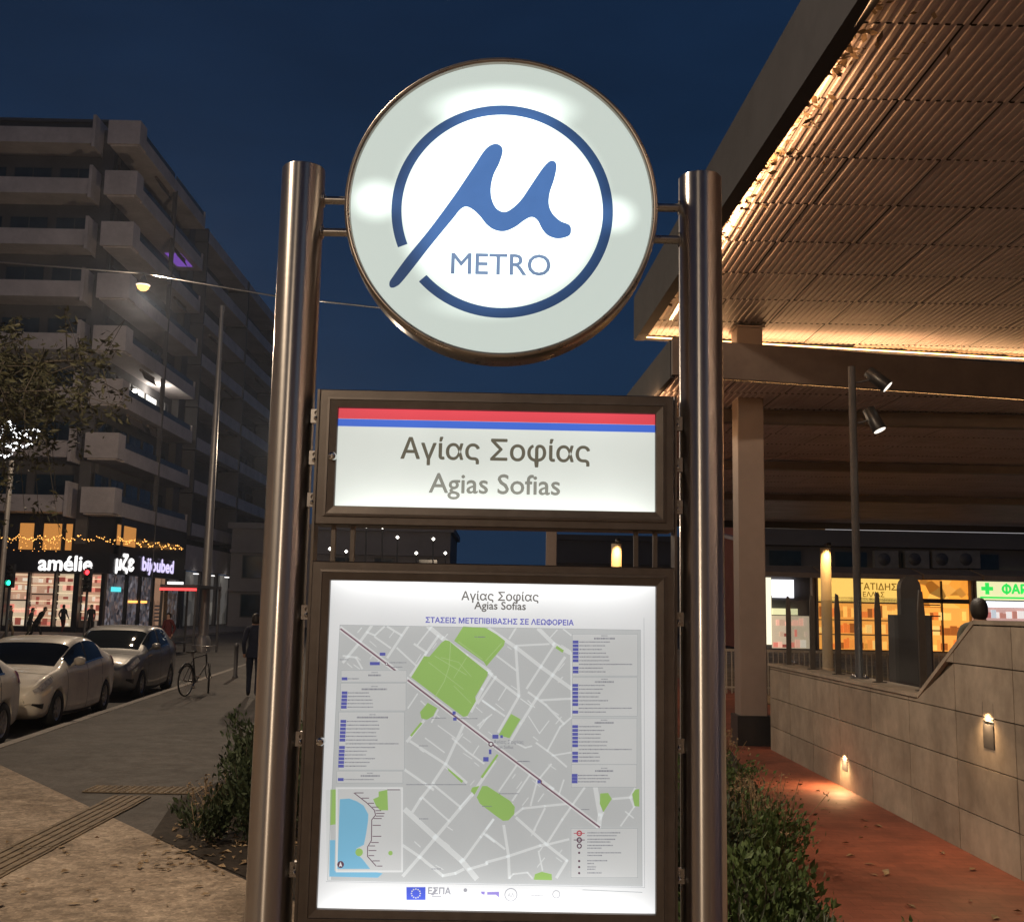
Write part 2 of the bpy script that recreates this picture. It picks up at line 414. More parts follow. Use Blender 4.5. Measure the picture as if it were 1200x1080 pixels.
def strip_light(zt, zb, base, at_, ab, lt, lb, half):
    def f(t):
        x, z = xz(t)
        side = t.math('SUBTRACT', 1.0, t.math('POWER', t.math('DIVIDE', t.math('ABSOLUTE', x), half), 6.0))
        a = t.math('MULTIPLY', t.math('EXPONENT', t.math('DIVIDE', t.math('SUBTRACT', z, zt), lt)), at_)
        b = t.math('MULTIPLY', t.math('EXPONENT', t.math('DIVIDE', t.math('SUBTRACT', zb, z), lb)), ab)
        s = t.math('MULTIPLY', t.math('ADD', a, b), t.math('MAXIMUM', side, 0.0))
        n = t.math('ADD', t.math('MULTIPLY', t.noise(5, 2, 0.5, t.pos()), 0.16), 0.92)
        return t.math('MULTIPLY', t.math('ADD', s, base), n)
    return f
NZ1, NZ0 = 2.561, 2.280; MZ1, MZ0 = 2.069, 1.191
name_light = strip_light(NZ1, NZ0, 0.66, 0.25, 0.75, 0.05, 0.055, 0.50)
map_light = strip_light(MZ1, MZ0, 0.66, 1.1, 1.3, 0.05, 0.055, 0.49)
# posts
for sx_ in (-1, 1):
    p = MB().lathe([(0.064, -0.02), (0.064, 3.300), (0.0615, 3.304)], 64)
    p.lathe([(0.0615, 3.304), (0.03, 3.306), (0.0, 3.306)], 64)
    o = p.build('post', M['steel']); o.parent = totem; o.location = (sx_*0.6, 0, 0)
    b = MB().lathe([(0.16, 0.0), (0.16, 0.015), (0.066, 0.015)], 32)
    for k in range(6): b.lathe([(0.012, 0.015), (0.012, 0.035), (0.0, 0.037)], 8, 'z', (0.125*math.cos(k*math.pi/3), 0.125*math.sin(k*math.pi/3), 0))
    b.build('base_plate', M['steel_plain'], o)
    for zz in (3.208, 3.108):
        bk = MB().tube([(0, 0, zz), (-sx_*0.16, 0, zz)], 0.0125, 14).lathe([(0.022, 0), (0.022, 0.006), (0.0125, 0.006)], 16, 'x', (-sx_*0.066 if sx_ > 0 else 0.06, 0, zz))
        bk.build('bracket', M['steel_plain'], o)
# round emblem box
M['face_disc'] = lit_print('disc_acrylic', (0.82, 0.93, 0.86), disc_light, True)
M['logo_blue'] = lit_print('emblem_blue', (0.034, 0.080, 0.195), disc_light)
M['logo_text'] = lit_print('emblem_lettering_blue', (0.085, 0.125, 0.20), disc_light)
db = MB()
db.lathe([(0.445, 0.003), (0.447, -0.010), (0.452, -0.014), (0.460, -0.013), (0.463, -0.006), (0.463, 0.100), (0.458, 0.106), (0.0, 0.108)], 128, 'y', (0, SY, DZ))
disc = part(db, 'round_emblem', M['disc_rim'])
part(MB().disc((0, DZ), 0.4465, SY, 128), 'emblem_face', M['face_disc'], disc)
def D5(x, y): p = at(320+x/2.2222, 40+y/2.2222, SY); return (p[0], p[2])
def smooth_poly(P, n=5):
    """closed Catmull-Rom through the points"""
    P = [np.array(p, float) for p in P]; N = len(P); out = []
    for i in range(N):
        p0, p1, p2, p3 = P[i-1], P[i], P[(i+1) % N], P[(i+2) % N]
        for k in range(n):
            t = k/n
            out.append(tuple(0.5*((2*p1)+(-p0+p2)*t+(2*p0-5*p1+4*p2-p3)*t*t+(-p0+3*p1-3*p2+p3)*t**3)))
    return out
mu = [(575,287),(592,291),(598,306),(589,337),(574,368),(567,402),(570,432),(582,455),(602,464),(622,455),(646,432),(668,400),(688,370),(706,345),(722,331),(735,334),
      (738,350),(731,382),(721,412),(718,442),(727,467),(748,487),(771,497),(776,511),(770,526),(742,533),(716,525),(700,507),(689,486),(674,477),(655,485),(630,503),
      (602,514),(576,510),(556,496),(540,476),(521,458),(502,450),(486,459),(470,479),(405,558),(340,640),(320,658),(306,660),(303,648),(312,632),(350,580),(408,508),(470,424),(520,350),(552,302)]
c0 = D5(597, 459)
Rr = np.hypot(*(np.array(D5(885, 459))-np.array(c0))); Ri = Rr*0.909
def ang(x, y): p = D5(x, y); return math.atan2(p[1]-c0[1], p[0]-c0[0])
ring = MB().ring(c0, Ri, Rr, SY-0.0012, 120, ang(392, 634)-2*math.pi if ang(392, 634) > 0 else ang(392, 634), ang(336, 552) if ang(336, 552) > 0 else ang(336, 552)+2*math.pi)
part(ring, 'emblem_ring', M['logo_blue'], disc)
from mathutils.geometry import tessellate_polygon
pts = [D5(*q) for q in smooth_poly(mu)]
tris = tessellate_polygon([[Vector((p[0], p[1], 0)) for p in pts]])
me = bpy.data.meshes.new('emblem_mark'); me.from_pydata([(p[0], SY-0.0016, p[1]) for p in pts], [], [tuple(t_) for t_ in tris]); me.materials.append(M['logo_blue'])
o = link('emblem_mark', me, disc); o.matrix_parent_inverse = Matrix.Identity(4)
def sign_text(name, body, mat, par, x0, x1, y, Y=None, ext=0.0006, bold=0.0, zoom=None):
    a = at(x0, y, SY); b = at(x1, y+(x1-x0)*0.0165, SY)
    w = b[0]-a[0]
    return text(name, body, mat, par, ((a[0]+b[0])/2, (SY if Y is None else Y)-0.0015, (a[2]+b[2])/2), w, 1.0, ext, bold)
text('lettering', 'METRO', M['logo_text'], disc, (at(587, 310, 0)[0], SY-0.002, at(587, 310, 0)[2]), at(645, 310, 0)[0]-at(529, 310, 0)[0], 1.0, 0.0005, 0.011)
# rectangular cases with a stepped, mitred frame
def case(name, x, z1, z0, fw, depth):
    prof = [(0.0, depth), (0.0, -0.004), (0.003, -0.008), (fw*0.42, -0.008), (fw*0.44, -0.016), (fw*0.56, -0.0165), (fw*0.58, -0.0125), (fw-0.002, -0.010), (fw, -0.006), (fw, 0.004)]
    mb = MB(); X = x+fw; A1 = z1+fw; A0 = z0-fw; rings = []
    for d, y in prof: rings.append([(-X+d, y, A0+d), (X-d, y, A0+d), (X-d, y, A1-d), (-X+d, y, A1-d)])
    vs = [v for r in rings for v in r]
    fs = []
    for i in range(len(prof)-1):
        for k in range(4): fs.append((i*4+k, (i+1)*4+k, (i+1)*4+(k+1) % 4, i*4+(k+1) % 4))
    fs.append((0, 1, 2, 3))
    mb.add(vs, [f[::-1] for f in fs])
    return part(mb, name, M['frame'])
def face(mb_x, z1, z0, name, mat, par, y=0.0):
    return part(MB().quad((-mb_x, y, z0), (mb_x, y, z0), (mb_x, y, z1), (-mb_x, y, z1)), name, mat, par)
M['face_name'] = lit_print('name_panel_acrylic', (0.90, 0.95, 0.88), name_light, True)
M['stripe_red'] = lit_print('stripe_red', (0.86, 0.085, 0.11), name_light)
M['stripe_blue'] = lit_print('stripe_blue', (0.075, 0.19, 0.80), name_light)
M['txt_greek'] = lit_print('lettering_dark_taupe', (0.16, 0.145, 0.105), name_light)
M['txt_latin'] = lit_print('lettering_grey', (0.29, 0.29, 0.25), name_light)
nc = case('name_panel', 0.455, NZ1, NZ0, 0.054, 0.11)
face(0.4565, NZ1+0.0015, NZ0-0.0015, 'panel_face', M['face_name'], nc)
part(MB().quad((-0.4555, -0.0012, NZ1-0.030), (0.4555, -0.0012, NZ1-0.030), (0.4555, -0.0012, NZ1), (-0.4555, -0.0012, NZ1)), 'red_stripe', M['stripe_red'], nc)
part(MB().quad((-0.4555, -0.0012, NZ1-0.052), (0.4555, -0.0012, NZ1-0.052), (0.4555, -0.0012, NZ1-0.0305), (-0.4555, -0.0012, NZ1-0.0305)), 'blue_stripe', M['stripe_blue'], nc)
sign_text('lettering', 'Αγίας Σοφίας', M['txt_greek'], nc, 470, 691, 528, bold=0.014)
sign_text('lettering', 'Agias Sofias', M['txt_latin'], nc, 503, 656, 569.5, bold=0.013)
mc = case('map_case', 0.4565, MZ1, MZ0, 0.054, 0.11)
M['face_map'] = lit_print('map_sheet_acrylic', (0.86, 0.87, 0.87), map_light, True)
ms = face(0.458, MZ1+0.0015, MZ0-0.0015, 'map_sheet', M['face_map'], mc)
def ink(k, c): M[k] = lit_print('map_ink_'+k, c, map_light); return M[k]
for k, c in dict(block=(0.60, 0.615, 0.61), road=(0.79, 0.81, 0.80), green=(0.37, 0.60, 0.17), green2=(0.48, 0.68, 0.28), sea=(0.24, 0.56, 0.78), line=(0.15, 0.075, 0.11), casing=(0.60, 0.48, 0.50),
                 box=(0.70, 0.71, 0.70), rule=(0.42, 0.44, 0.45), bus=(0.13, 0.14, 0.48), greek=(0.26, 0.26, 0.30), title=(0.16, 0.15, 0.14), subtitle=(0.17, 0.17, 0.55), eu=(0.08, 0.12, 0.62), star=(0.62, 0.63, 0.62),
                 violet=(0.32, 0.26, 0.66), faint=(0.36, 0.36, 0.40), red=(0.55, 0.12, 0.14), white=(0.86, 0.87, 0.86)).items(): ink(k, c)
def zp(o, x, y):
    ox, oy = {'A': (380, 720), 'B': (560, 720), 'C': (380, 880), 'D': (570, 880)}[o]
    p = at(ox+x/5.4, oy+y/5.4, 0); return (p[0], p[2])
def P(*a):
    """'A',x,y,x,y,'B',x,y... -> points on the map sheet"""
    out = []; o = None; i = 0
    while i < len(a):
        if isinstance(a[i], str): o = a[i]; i += 1
        else: out.append(zp(o, a[i], a[i+1])); i += 2
    return out
def sheet_part(name, mb, mat):
    o = part(mb, name, mat, mc)
    if len(mb.f) > 2: o['kind'] = 'stuff'
    return o
PXM = (at(700, 880, 0)[0]-at(500, 880, 0)[0])/200/5.4      # metres for one unit of the measuring grid
L = 0.0005
def yl(k): return -0.0004-L*k
mapbox = P('A', 100, 64, 'B', 1028, 96, 'D', 985, 850, 'C', 22, 812)
sheet_part('map_ground', MB().flat(mapbox, yl(0)), M['block'])
roads = [(18, 'A', 300, 70, 220, 180, 120, 300), (16, 'A', 530, 75, 400, 270), (13, 'A', 400, 75, 490, 130), (12, 'A', 380, 75, 320, 130, 270, 110), (12, 'A', 320, 140, 420, 210),
 (12, 'A', 120, 260, 200, 270, 240, 340), (28, 'A', 660, 75, 750, 150, 900, 260, 1045, 360), (18, 'B', 60, 355, 110, 400, 260, 515), (16, 'A', 725, 130, 640, 250, 545, 385), (12, 'A', 460, 210, 580, 320),
 (10, 'A', 680, 75, 590, 190), (14, 'A', 570, 185, 650, 240), (20, 'A', 1060, 370, 1000, 470, 930, 610), (10, 'A', 590, 500, 530, 590), (10, 'A', 720, 600, 680, 680), (18, 'A', 630, 670, 525, 800),
 (16, 'A', 545, 800, 770, 945, 900, 1060), (18, 'A', 880, 700, 770, 940, 690, 1060), (18, 'C', 690, 200, 610, 300, 560, 380), (12, 'A', 810, 780, 900, 860, 1010, 940), (12, 'A', 1000, 540, 1080, 600),
 (9, 'A', 1060, 630, 970, 700), (16, 'A', 510, 980, 640, 1070, 690, 1105), (12, 'C', 620, 290, 790, 440), (14, 'C', 690, 210, 860, 350), (20, 'C', 1080, 60, 935, 275, 860, 360, 700, 550, 600, 670, 500, 785),
 (34, 'C', 515, 370, 700, 540, 870, 690, 960, 800), (18, 'C', 500, 595, 610, 670, 750, 785, 830, 770, 880, 745), (16, 'C', 1070, 430, 990, 540, 880, 690), (14, 'C', 1010, 520, 1075, 570), (14, 'D', 0, 525, 115, 615),
 (18, 'D', 110, 470, 140, 660, 145, 800), (16, 'C', 910, 745, 1030, 710, 'D', 0, 700, 130, 665, 340, 595, 380, 590), (12, 'D', 45, 430, 0, 490), (18, 'D', 190, 420, 370, 580, 510, 690, 445, 795),
 (14, 'D', 180, 400, 230, 360, 370, 345, 520, 330), (12, 'D', 370, 360, 300, 500), (14, 'D', 620, 230, 480, 430, 385, 580), (14, 'D', 380, 590, 520, 555), (10, 'D', 330, 630, 355, 750), (12, 'D', 190, 90, 80, 250),
 (12, 'D', 280, 140, 165, 310), (12, 'D', 410, 80, 320, 190, 280, 340), (10, 'D', 490, 180, 460, 270), (30, 'D', 690, 230, 720, 400, 710, 480), (14, 'D', 800, 300, 920, 290), (10, 'D', 935, 350, 850, 470),
 (12, 'D', 740, 385, 720, 430), (14, 'D', 940, 235, 910, 290, 935, 350), (10, 'D', 145, 800, 170, 775, 260, 765, 290, 800), (24, 'B', 70, 90, 240, 205, 400, 330, 590, 465), (12, 'B', 240, 85, 200, 150),
 (18, 'B', 240, 205, 260, 510), (12, 'B', 245, 195, 450, 185), (26, 'B', 385, 90, 480, 185, 580, 240), (14, 'B', 480, 200, 310, 465), (18, 'B', 550, 270, 370, 530, 270, 690, 200, 810), (12, 'B', 120, 260, 240, 350),
 (8, 'B', 180, 460, 130, 540), (14, 'B', 115, 390, 0, 560), (12, 'B', 30, 545, 170, 640), (8, 'B', 60, 650, 10, 720), (14, 'B', 320, 490, 430, 570, 545, 690), (8, 'B', 270, 530, 340, 580), (14, 'B', 400, 540, 590, 530),
 (7, 'B', 450, 670, 390, 750), (7, 'B', 320, 640, 390, 750), (12, 'B', 590, 650, 520, 710, 440, 860), (12, 'B', 370, 810, 480, 890, 560, 960), (16, 'B', 260, 515, 130, 740), (10, 'B', 470, 890, 590, 870),
 (30, 'A', 105, 88, 1055, 813), (30, 'B', 85, 813, 470, 1105, 'D', 400, 235, 710, 475), (9, 'A', 640, 780, 760, 870), (7, 'A', 720, 700, 830, 780), (10, 'C', 860, 350, 930, 270), (9, 'D', 880, 380, 930, 420), (10, 'B', 340, 830, 300, 840, 240, 810),
 (26, 'C', 30, 808, 22, 250), (12, 'B', 590, 240, 594, 640), (9, 'B', 540, 90, 590, 130)]
mb = MB()
for r in roads: mb.stroke(P(*r[1:]), r[0]*PXM*0.98, yl(1))
rs = random.Random(42)
for k in range(150):                                        # lanes between the main streets
    o_, x_, y_ = rs.choice('ABCD'), rs.uniform(60, 980), rs.uniform(110, 1000)
    if o_ in 'AC' and x_ < 540 and (o_ == 'C' or y_ > 340): continue
    if o_ == 'C' and y_ > 760: continue
    if o_ == 'B' and x_ > 560: continue
    if o_ == 'D' and (x_ > 500 or y_ > 740): continue
    a_ = rs.choice((0.64, -0.93))+rs.gauss(0, .07); l_ = rs.uniform(25, 75)
    mb.stroke(P(o_, x_, y_, x_+l_*math.cos(a_), y_+l_*math.sin(a_)), rs.uniform(4, 8)*PXM, yl(1)-0.00008)
sheet_part('map_streets', mb, M['road'])
parks = [('A', 880, 73, 'B', 50, 83, 120, 125, 172, 165, 165, 195, 55, 325, 'A', 1010, 298, 822, 165),
 ('A', 765, 160, 790, 165, 900, 255, 1035, 362, 1033, 385, 955, 520, 960, 545, 905, 640, 880, 645, 550, 395, 632, 262, 665, 265, 740, 178),
 ('A', 655, 556, 715, 590, 690, 640, 650, 663, 615, 655, 606, 615), ('A', 610, 678, 622, 686, 553, 770, 543, 762), ('B', 210, 626, 270, 660, 200, 780, 132, 760), ('A', 780, 967, 880, 1050, 870, 1063, 786, 985),
 ('B', 120, 880, 131, 888, 30, 1033, 17, 1025), ('C', 965, 290, 1000, 218, 1030, 218, 'D', 150, 312, 180, 350, 176, 395, 140, 435, 105, 438, 'C', 1080, 402, 985, 330), ('C', 937, 227, 983, 217, 950, 273, 927, 250),
 ('D', 720, 265, 770, 262, 793, 300, 740, 383, 717, 330), ('D', 967, 237, 942, 240, 922, 270, 937, 345, 967, 348), ('D', 300, 810, 307, 775, 350, 760, 413, 775, 415, 813), ('B', 500, 195, 545, 225, 535, 240, 490, 210),
 ('C', 40, 240, 74, 240, 72, 460, 36, 465)]
for p in parks: sheet_part('map_park', MB().flat(P(*p), yl(2)), M['green'])
mb = MB()
for r in [(5, 'A', 800, 175, 790, 330, 760, 420, 700, 520), (5, 'A', 700, 260, 900, 380), (4, 'A', 660, 300, 880, 470), (4, 'A', 820, 450, 930, 560), (4, 'A', 900, 270, 820, 400), (4, 'A', 740, 270, 850, 300, 930, 390), (5, 'A', 850, 170, 1000, 280), (5, 'B', 150, 180, 50, 290)]:
    mb.stroke(P(*r[1:]), r[0]*PXM, yl(3))
sheet_part('park_paths', mb, M['green2'])
sheet_part('map_sea', MB().flat(P('C', 70, 560, 36, 560, 32, 790, 340, 797, 370, 770, 330, 762, 66, 755), yl(2)), M['sea'])
def dashes(x0, x1, n):
    out = []; x = x0
    while x < x1-2:
        w = random.uniform(2.5, 8); out.append((x, min(x+w, x1))); x += w+random.uniform(1.6, 3.2)
    return out
line = [('A', 105, 90, 450, 352), ('A', 530, 414, 1053, 814), ('B', 85, 814, 400, 1050, 'D', 346, 200, 715, 477)]
mb = MB(); mb2 = MB()
for q in line: mb.stroke(P(*q), 14*PXM, yl(4)); mb2.stroke(P(*q), 6.5*PXM, yl(5))
sheet_part('metro_line_casing', mb, M['casing']); sheet_part('metro_line', mb2, M['line'])
# legend boxes with rows of bus numbers and (unreadably small) route names
boxes = [('A', 108, 352, 523, 425), ('A', 105, 432, 518, 606), ('A', 92, 614, 508, 980), ('A', 80, 987, 498, 1062), ('B', 597, 122, 1010, 386), ('B', 597, 396, 1008, 640), ('B', 594, 655, 1005, 945), ('D', 537, 82, 950, 224), ('D', 535, 485, 955, 795)]
mb = MB(); mr = MB(); bl = MB(); tx = MB()
def rect(o, x0, y0, x1, y1): return P(o, x0, y0, x1, y0, x1, y1, x0, y1)
for o, x0, y0, x1, y1 in boxes:
    sheet_part('legend_box', MB().flat(rect(o, x0, y0, x1, y1), yl(6)), M['box'])
    Q = rect(o, x0, y0, x1, y1); mr.stroke(Q+[Q[0]], 2.2*PXM, yl(7))
rows = [('A', 112, 404, 1, 0, 70), ('A', 112, 493, 5, 22.5, 200), ('A', 104, 673, 13, 23.5, 210), ('A', 88, 1040, 1, 0, 260), ('B', 600, 172, 9, 23.5, 200), ('B', 598, 446, 8, 24, 195), ('B', 597, 706, 10, 24, 195), ('D', 540, 150, 3, 20, 230)]
for o, x0, y0, n, st, ln in rows:
    for i in range(n):
        y = y0+i*st; dx = -i*1.2 if o == 'A' else 0
        if not (n > 6 and i in (6,)): bl.flat(rect(o, x0+dx, y-9.5, x0+36+dx, y+9.5), yl(8))
        end = ln*random.uniform(0.62, 1.0)
        if n > 6 and i == 6: end = 335
        for a, b in dashes(x0+40+dx, x0+40+dx+end, 0): tx.flat(rect(o, a, y-3.6, b, y+random.uniform(2.4, 4)), yl(8))
for o, cx, y, w in [('A', 320, 382, 80), ('A', 318, 470, 160), ('A', 308, 648, 200), ('A', 292, 1017, 120), ('B', 800, 150, 130), ('B', 800, 424, 120), ('B', 798, 682, 120), ('D', 745, 122, 115)]:
    for a, b in dashes(cx-w/2, cx+w/2, 0): tx.flat(rect(o, a, y-5.5, b, y+5.5), yl(8))
    for a, b in dashes(cx-20, cx+20, 0): tx.flat(rect(o, a, y-20, b, y-15), yl(8))
for i, (y, w) in enumerate([(512, 210), (530, 185), (553, 175), (570, 145), (592, 160), (609, 90), (638, 215), (655, 95), (688, 130), (706, 40), (727, 55), (742, 50), (765, 90)]):
    for a, b in dashes(638, 638+w, 0): tx.flat(rect('D', a, y-3.6, b, y+3.6), yl(8))
for o, x, y, w in [('A', 410, 302, 110), ('A', 420, 330, 75), ('A', 680, 652, 90), ('A', 850, 655, 120), ('A', 600, 827, 60), ('C', 600, 424, 60), ('C', 680, 740, 60), ('C', 520, 208, 380), ('D', 200, 62, 75), ('D', 80, 265, 130), ('D', 600, 365, 50), ('B', 0, 140, 45), ('A', 950, 140, 70), ('B', 250, 925, 75), ('A', 100, 283, 55), ('C', 1000, 345, 60)]:
    for a, b in dashes(x, x+w, 0): tx.flat(rect(o, a, y-2.6, b, y+2.6), yl(8))
for o, x0, y0, x1, y1 in [('A', 352, 239, 388, 258), ('A', 290, 298, 352, 318), ('A', 812, 610, 832, 630), ('A', 816, 648, 838, 668), ('B', 92, 757, 130, 782), ('B', 142, 760, 158, 778), ('B', 70, 850, 86, 880), ('B', 34, 898, 68, 926), ('D', 322, 180, 342, 200), ('D', 0, 35, 10, 62)]:
    bl.flat(rect(o, x0, y0, x1, y1), yl(8))
sheet_part('legend_rules', mr, M['rule']); sheet_part('bus_numbers', bl, M['bus']); sheet_part('route_names', tx, M['greek'])
mb = MB(); Q = mapbox; mb.stroke(Q+[Q[0]], 2.2*PXM, yl(7))
Q = P('A', 50, -10, 'B', 1050, 20, 'D', 1000, 858, 'C', 12, 820); mb.stroke(Q[1:4], 2.4*PXM, yl(7))
Q = P('D', 608, 872, 985, 888); mb.stroke(Q, 4*PXM, yl(7)); Q = P('C', 525, 208, 900, 208); mb.stroke(Q, 1.6*PXM, yl(7))
sheet_part('map_border', mb, M['rule'])
# station rings
def circ(o, x, y): p = zp(o, x, y); return p
mb = MB(); mw = MB(); m3 = MB()
for o, x, y, r in [('A', 1055, 816, 15), ('A', 395, 310, 9)]:
    mw.disc(circ(o, x, y), r*PXM, yl(9), 20); mb.ring(circ(o, x, y), r*0.62*PXM, r*1.1*PXM, yl(10), 20)
m3.ring(circ('D', 587, 515), 9*PXM, 18*PXM, yl(10), 20); m3.flat(rect('D', 552, 513, 622, 518), yl(8))
mb.ring(circ('D', 587, 557), 9*PXM, 17*PXM, yl(10), 20); mb.flat(rect('D', 552, 555, 622, 560), yl(8)); mb.ring(circ('D', 587, 595), 9*PXM, 16*PXM, yl(10), 20)
for y in (638, 690, 728, 766): mb.disc(circ('D', 586, y), 7*PXM, yl(10), 10)
sheet_part('station_dots', mw, M['white']); sheet_part('station_rings', mb, M['line']); sheet_part('red_station_ring', m3, M['red'])
text('lettering', 'Αγίας Σοφίας', M['greek'], mc, (*[at(596, 869, 0)[0], yl(11)], at(596, 869, 0)[2]), 34/FPX*3.05, 1, 0.0002)
text('lettering', 'Agias Sofias', M['greek'], mc, (at(590, 875, 0)[0], yl(11), at(590, 875, 0)[2]), 22/FPX*3.05, 1, 0.0002)
# inset with the whole line along the coast
sheet_part('inset_frame', MB().flat(rect('C', 74, 225, 498, 762), yl(6)), M['white'])
sheet_part('inset_ground', MB().flat(rect('C', 86, 236, 488, 750), yl(7)), M['box'])
sheet_part('inset_sea', MB().flat(P('C', 100, 300, 160, 296, 205, 312, 250, 340, 280, 395, 278, 440, 266, 520, 252, 588, 205, 612, 215, 650, 245, 680, 292, 740, 84, 740), yl(8)), M['sea'])
mb = MB().flat(P('C', 345, 252, 400, 240, 405, 370, 355, 370, 330, 345, 310, 300, 345, 285), yl(8))
mb.disc(circ('C', 222, 635), 24*PXM, yl(9), 12).disc(circ('C', 420, 640), 14*PXM, yl(9), 10)
sheet_part('inset_parks', mb, M['green'])
IL = [(190, 260), (270, 322), (318, 368), (326, 400), (302, 430), (300, 560), (276, 600), (275, 660), (330, 722)]
mb = MB().stroke([zp('C', *p) for p in IL], 5*PXM, yl(10))
for k in range(16):
    t = k/15*(len(IL)-1); i = min(int(t), len(IL)-2); f = t-i; x = IL[i][0]+(IL[i+1][0]-IL[i][0])*f; y = IL[i][1]+(IL[i+1][1]-IL[i][1])*f
    mb.flat(rect('C', x+6, y-2.4, x+random.uniform(35, 62), y+2.4), yl(9))
mb.flat(rect('C', 400, 238, 480, 243), yl(9)).disc(circ('C', 105, 712), 21*PXM, yl(9), 16)
sheet_part('inset_metro_line', mb, M['line'])
sheet_part('compass_needle', MB().flat(P('C', 105, 694, 116, 726, 105, 720, 94, 726), yl(11)), M['white'])
# logos along the foot of the map
sheet_part('flag', MB().flat(rect('C', 520, 857, 641, 938), yl(1)), M['eu'])
mb = MB()
for k in range(12):
    t = 2*math.pi*k/12; mb.disc(circ('C', 580+28*math.cos(t), 897+28*math.sin(t)), 4.8*PXM, yl(2), 6)
sheet_part('flag_stars', mb, M['star'])
p = at(515, 1043, 0); text('lettering', 'ΕΣΠΑ', M['faint'], mc, (p[0], yl(2), p[2]), 25/FPX*3.03, 1, 0.0002, 0.03)
mb = MB().flat(P('C', 675, 905, 700, 870, 720, 872, 690, 910), yl(2)).flat(rect('C', 680, 912, 740, 918), yl(2)).disc(circ('C', 893, 876), 12*PXM, yl(2), 10)
mb.ring(circ('D', 155, 905), 35*PXM, 40*PXM, yl(2), 30).ring(circ('D', 442, 902), 20*PXM, 24*PXM, yl(2), 20)
for a, b in dashes(285, 360, 0): mb.flat(rect('D', a, 908, b, 913), yl(2))
sheet_part('sponsor_marks', mb, M['faint'])
p = zp('D', 155, 907); text('lettering', 'ΑΛ', M['faint'], mc, (p[0], yl(3), p[1]), 40*PXM, 1, 0.0002)
sheet_part('sponsor_banner', MB().flat(P('D', -35, 885, -10, 885, -12, 905, -30, 900), yl(2)).flat(P('D', 5, 888, 80, 886, 80, 922, 60, 905, 5, 905), yl(2)), M['violet'])
for i, y in enumerate((699.5, 711)):
    sign_text('lettering', ('Αγίας Σοφίας', 'Agias Sofias')[i], M['title'], mc, (541, 556)[i], (631, 616)[i], y-0.7, yl(2), 0.0002, 0.018)
sign_text('lettering', 'ΣΤΑΣΕΙΣ ΜΕΤΕΠΙΒΙΒΑΣΗΣ ΣΕ ΛΕΩΦΟΡΕΙΑ', M['subtitle'], mc, 499, 672, 726.3, yl(2), 0.0002, 0.03)
# hinges, locks, fixing bars
for (par, z1, z0, xs) in ((nc, NZ1, NZ0, 0.51), (mc, MZ1, MZ0, 0.512)):
    for s in (-1, 1):
        for k in range(3):
            zz = z0-0.02+(z1-z0+0.04)*(0.12+0.38*k)
            b = MB().box(s*xs, s*(xs+0.03), 0.03, 0.05, zz-0.02, zz+0.02)
            b.lathe([(0.007, -0.004), (0.007, 0.004), (0.0, 0.006)], 10, 'y', (s*(xs+0.012), 0.026, zz+0.008))
            part(b, 'fixing_lug', M['steel_plain'], par)
            part(MB().lathe([(0.0, -0.012), (0.005, -0.010), (0.007, -0.004), (0.007, 0.004)], 12, 'y', (s*(xs+0.014), 0.03, zz-0.007)), 'bolt', M['bolt'], par)
for par, px, py in ((nc, 390, 535), (mc, 376, 868)):
    p = at(px, py, -0.01)
    part(MB().lathe([(0.0, -0.030), (0.009, -0.030), (0.012, -0.026), (0.012, -0.008)], 20, 'y', (p[0], 0, p[2])).box(p[0]-0.002, p[0]+0.002, -0.0315, -0.03, p[2]-0.006, p[2]+0.006), 'lock', M['bolt'], par)
for s in (-1, 1):
    part(MB().box(s*0.40, s*0.412, 0.03, 0.05, 2.11, 2.235).box(s*0.455, s*0.467, 0.03, 0.05, 2.11, 2.235), 'tie_bar', M['frame'])
    part(MB().box(s*0.515, s*0.522, 0.02, 0.09, 1.1, 2.62), 'mounting_rail', M['frame'])
# ------------------------------------------------------------------ station canopies on the right
def corr(name, col):
    return surf(name, col, 0.5, 0.0, 0.16, 1.2, 0.1, 30, 0.003)
M['soffit'] = corr('corrugated_soffit', (0.48, 0.415, 0.425))
M['fascia'] = surf('fascia_sheet', (0.040, 0.041, 0.047), 0.7, 0.0, 0.12, 1.5, 0.08, 40, spec=0.15)
M['beam'] = surf('beam_paint', (0.13, 0.105, 0.095), 0.55, 0, 0.15, 2, 0.1, 40)
M['led_warm'] = glow('warm_led', (1.0, 0.50, 0.17), 9.0, False)
M['led_white'] = glow('white_led', (0.95, 0.95, 1.0), 0.45, False)
WARM = (1.0, 0.53, 0.235)
def canopy_panel(w, l, pitch=0.095, h=0.010):
    """one corrugated sheet, ribs along y, facing down"""
    mb = MB(); n = int(round(w/pitch)); p = w/n
    xs = []
    for i in range(n):
        x = i*p; xs += [(x+0.0*p, 0.0), (x+0.42*p, 0.0), (x+0.52*p, -h), (x+0.9*p, -h)]
    xs.append((w, 0.0))
    vs = []
    for y in (0.006, l-0.006): vs += [(x, y, z) for x, z in xs]
    k = len(xs)
    return mb.add(vs, [(i, k+i, k+i+1, i+1) for i in range(k-1)])
PW, PL = 0.945, 1.25
def lerp(a, b, t): return a+(b-a)*t
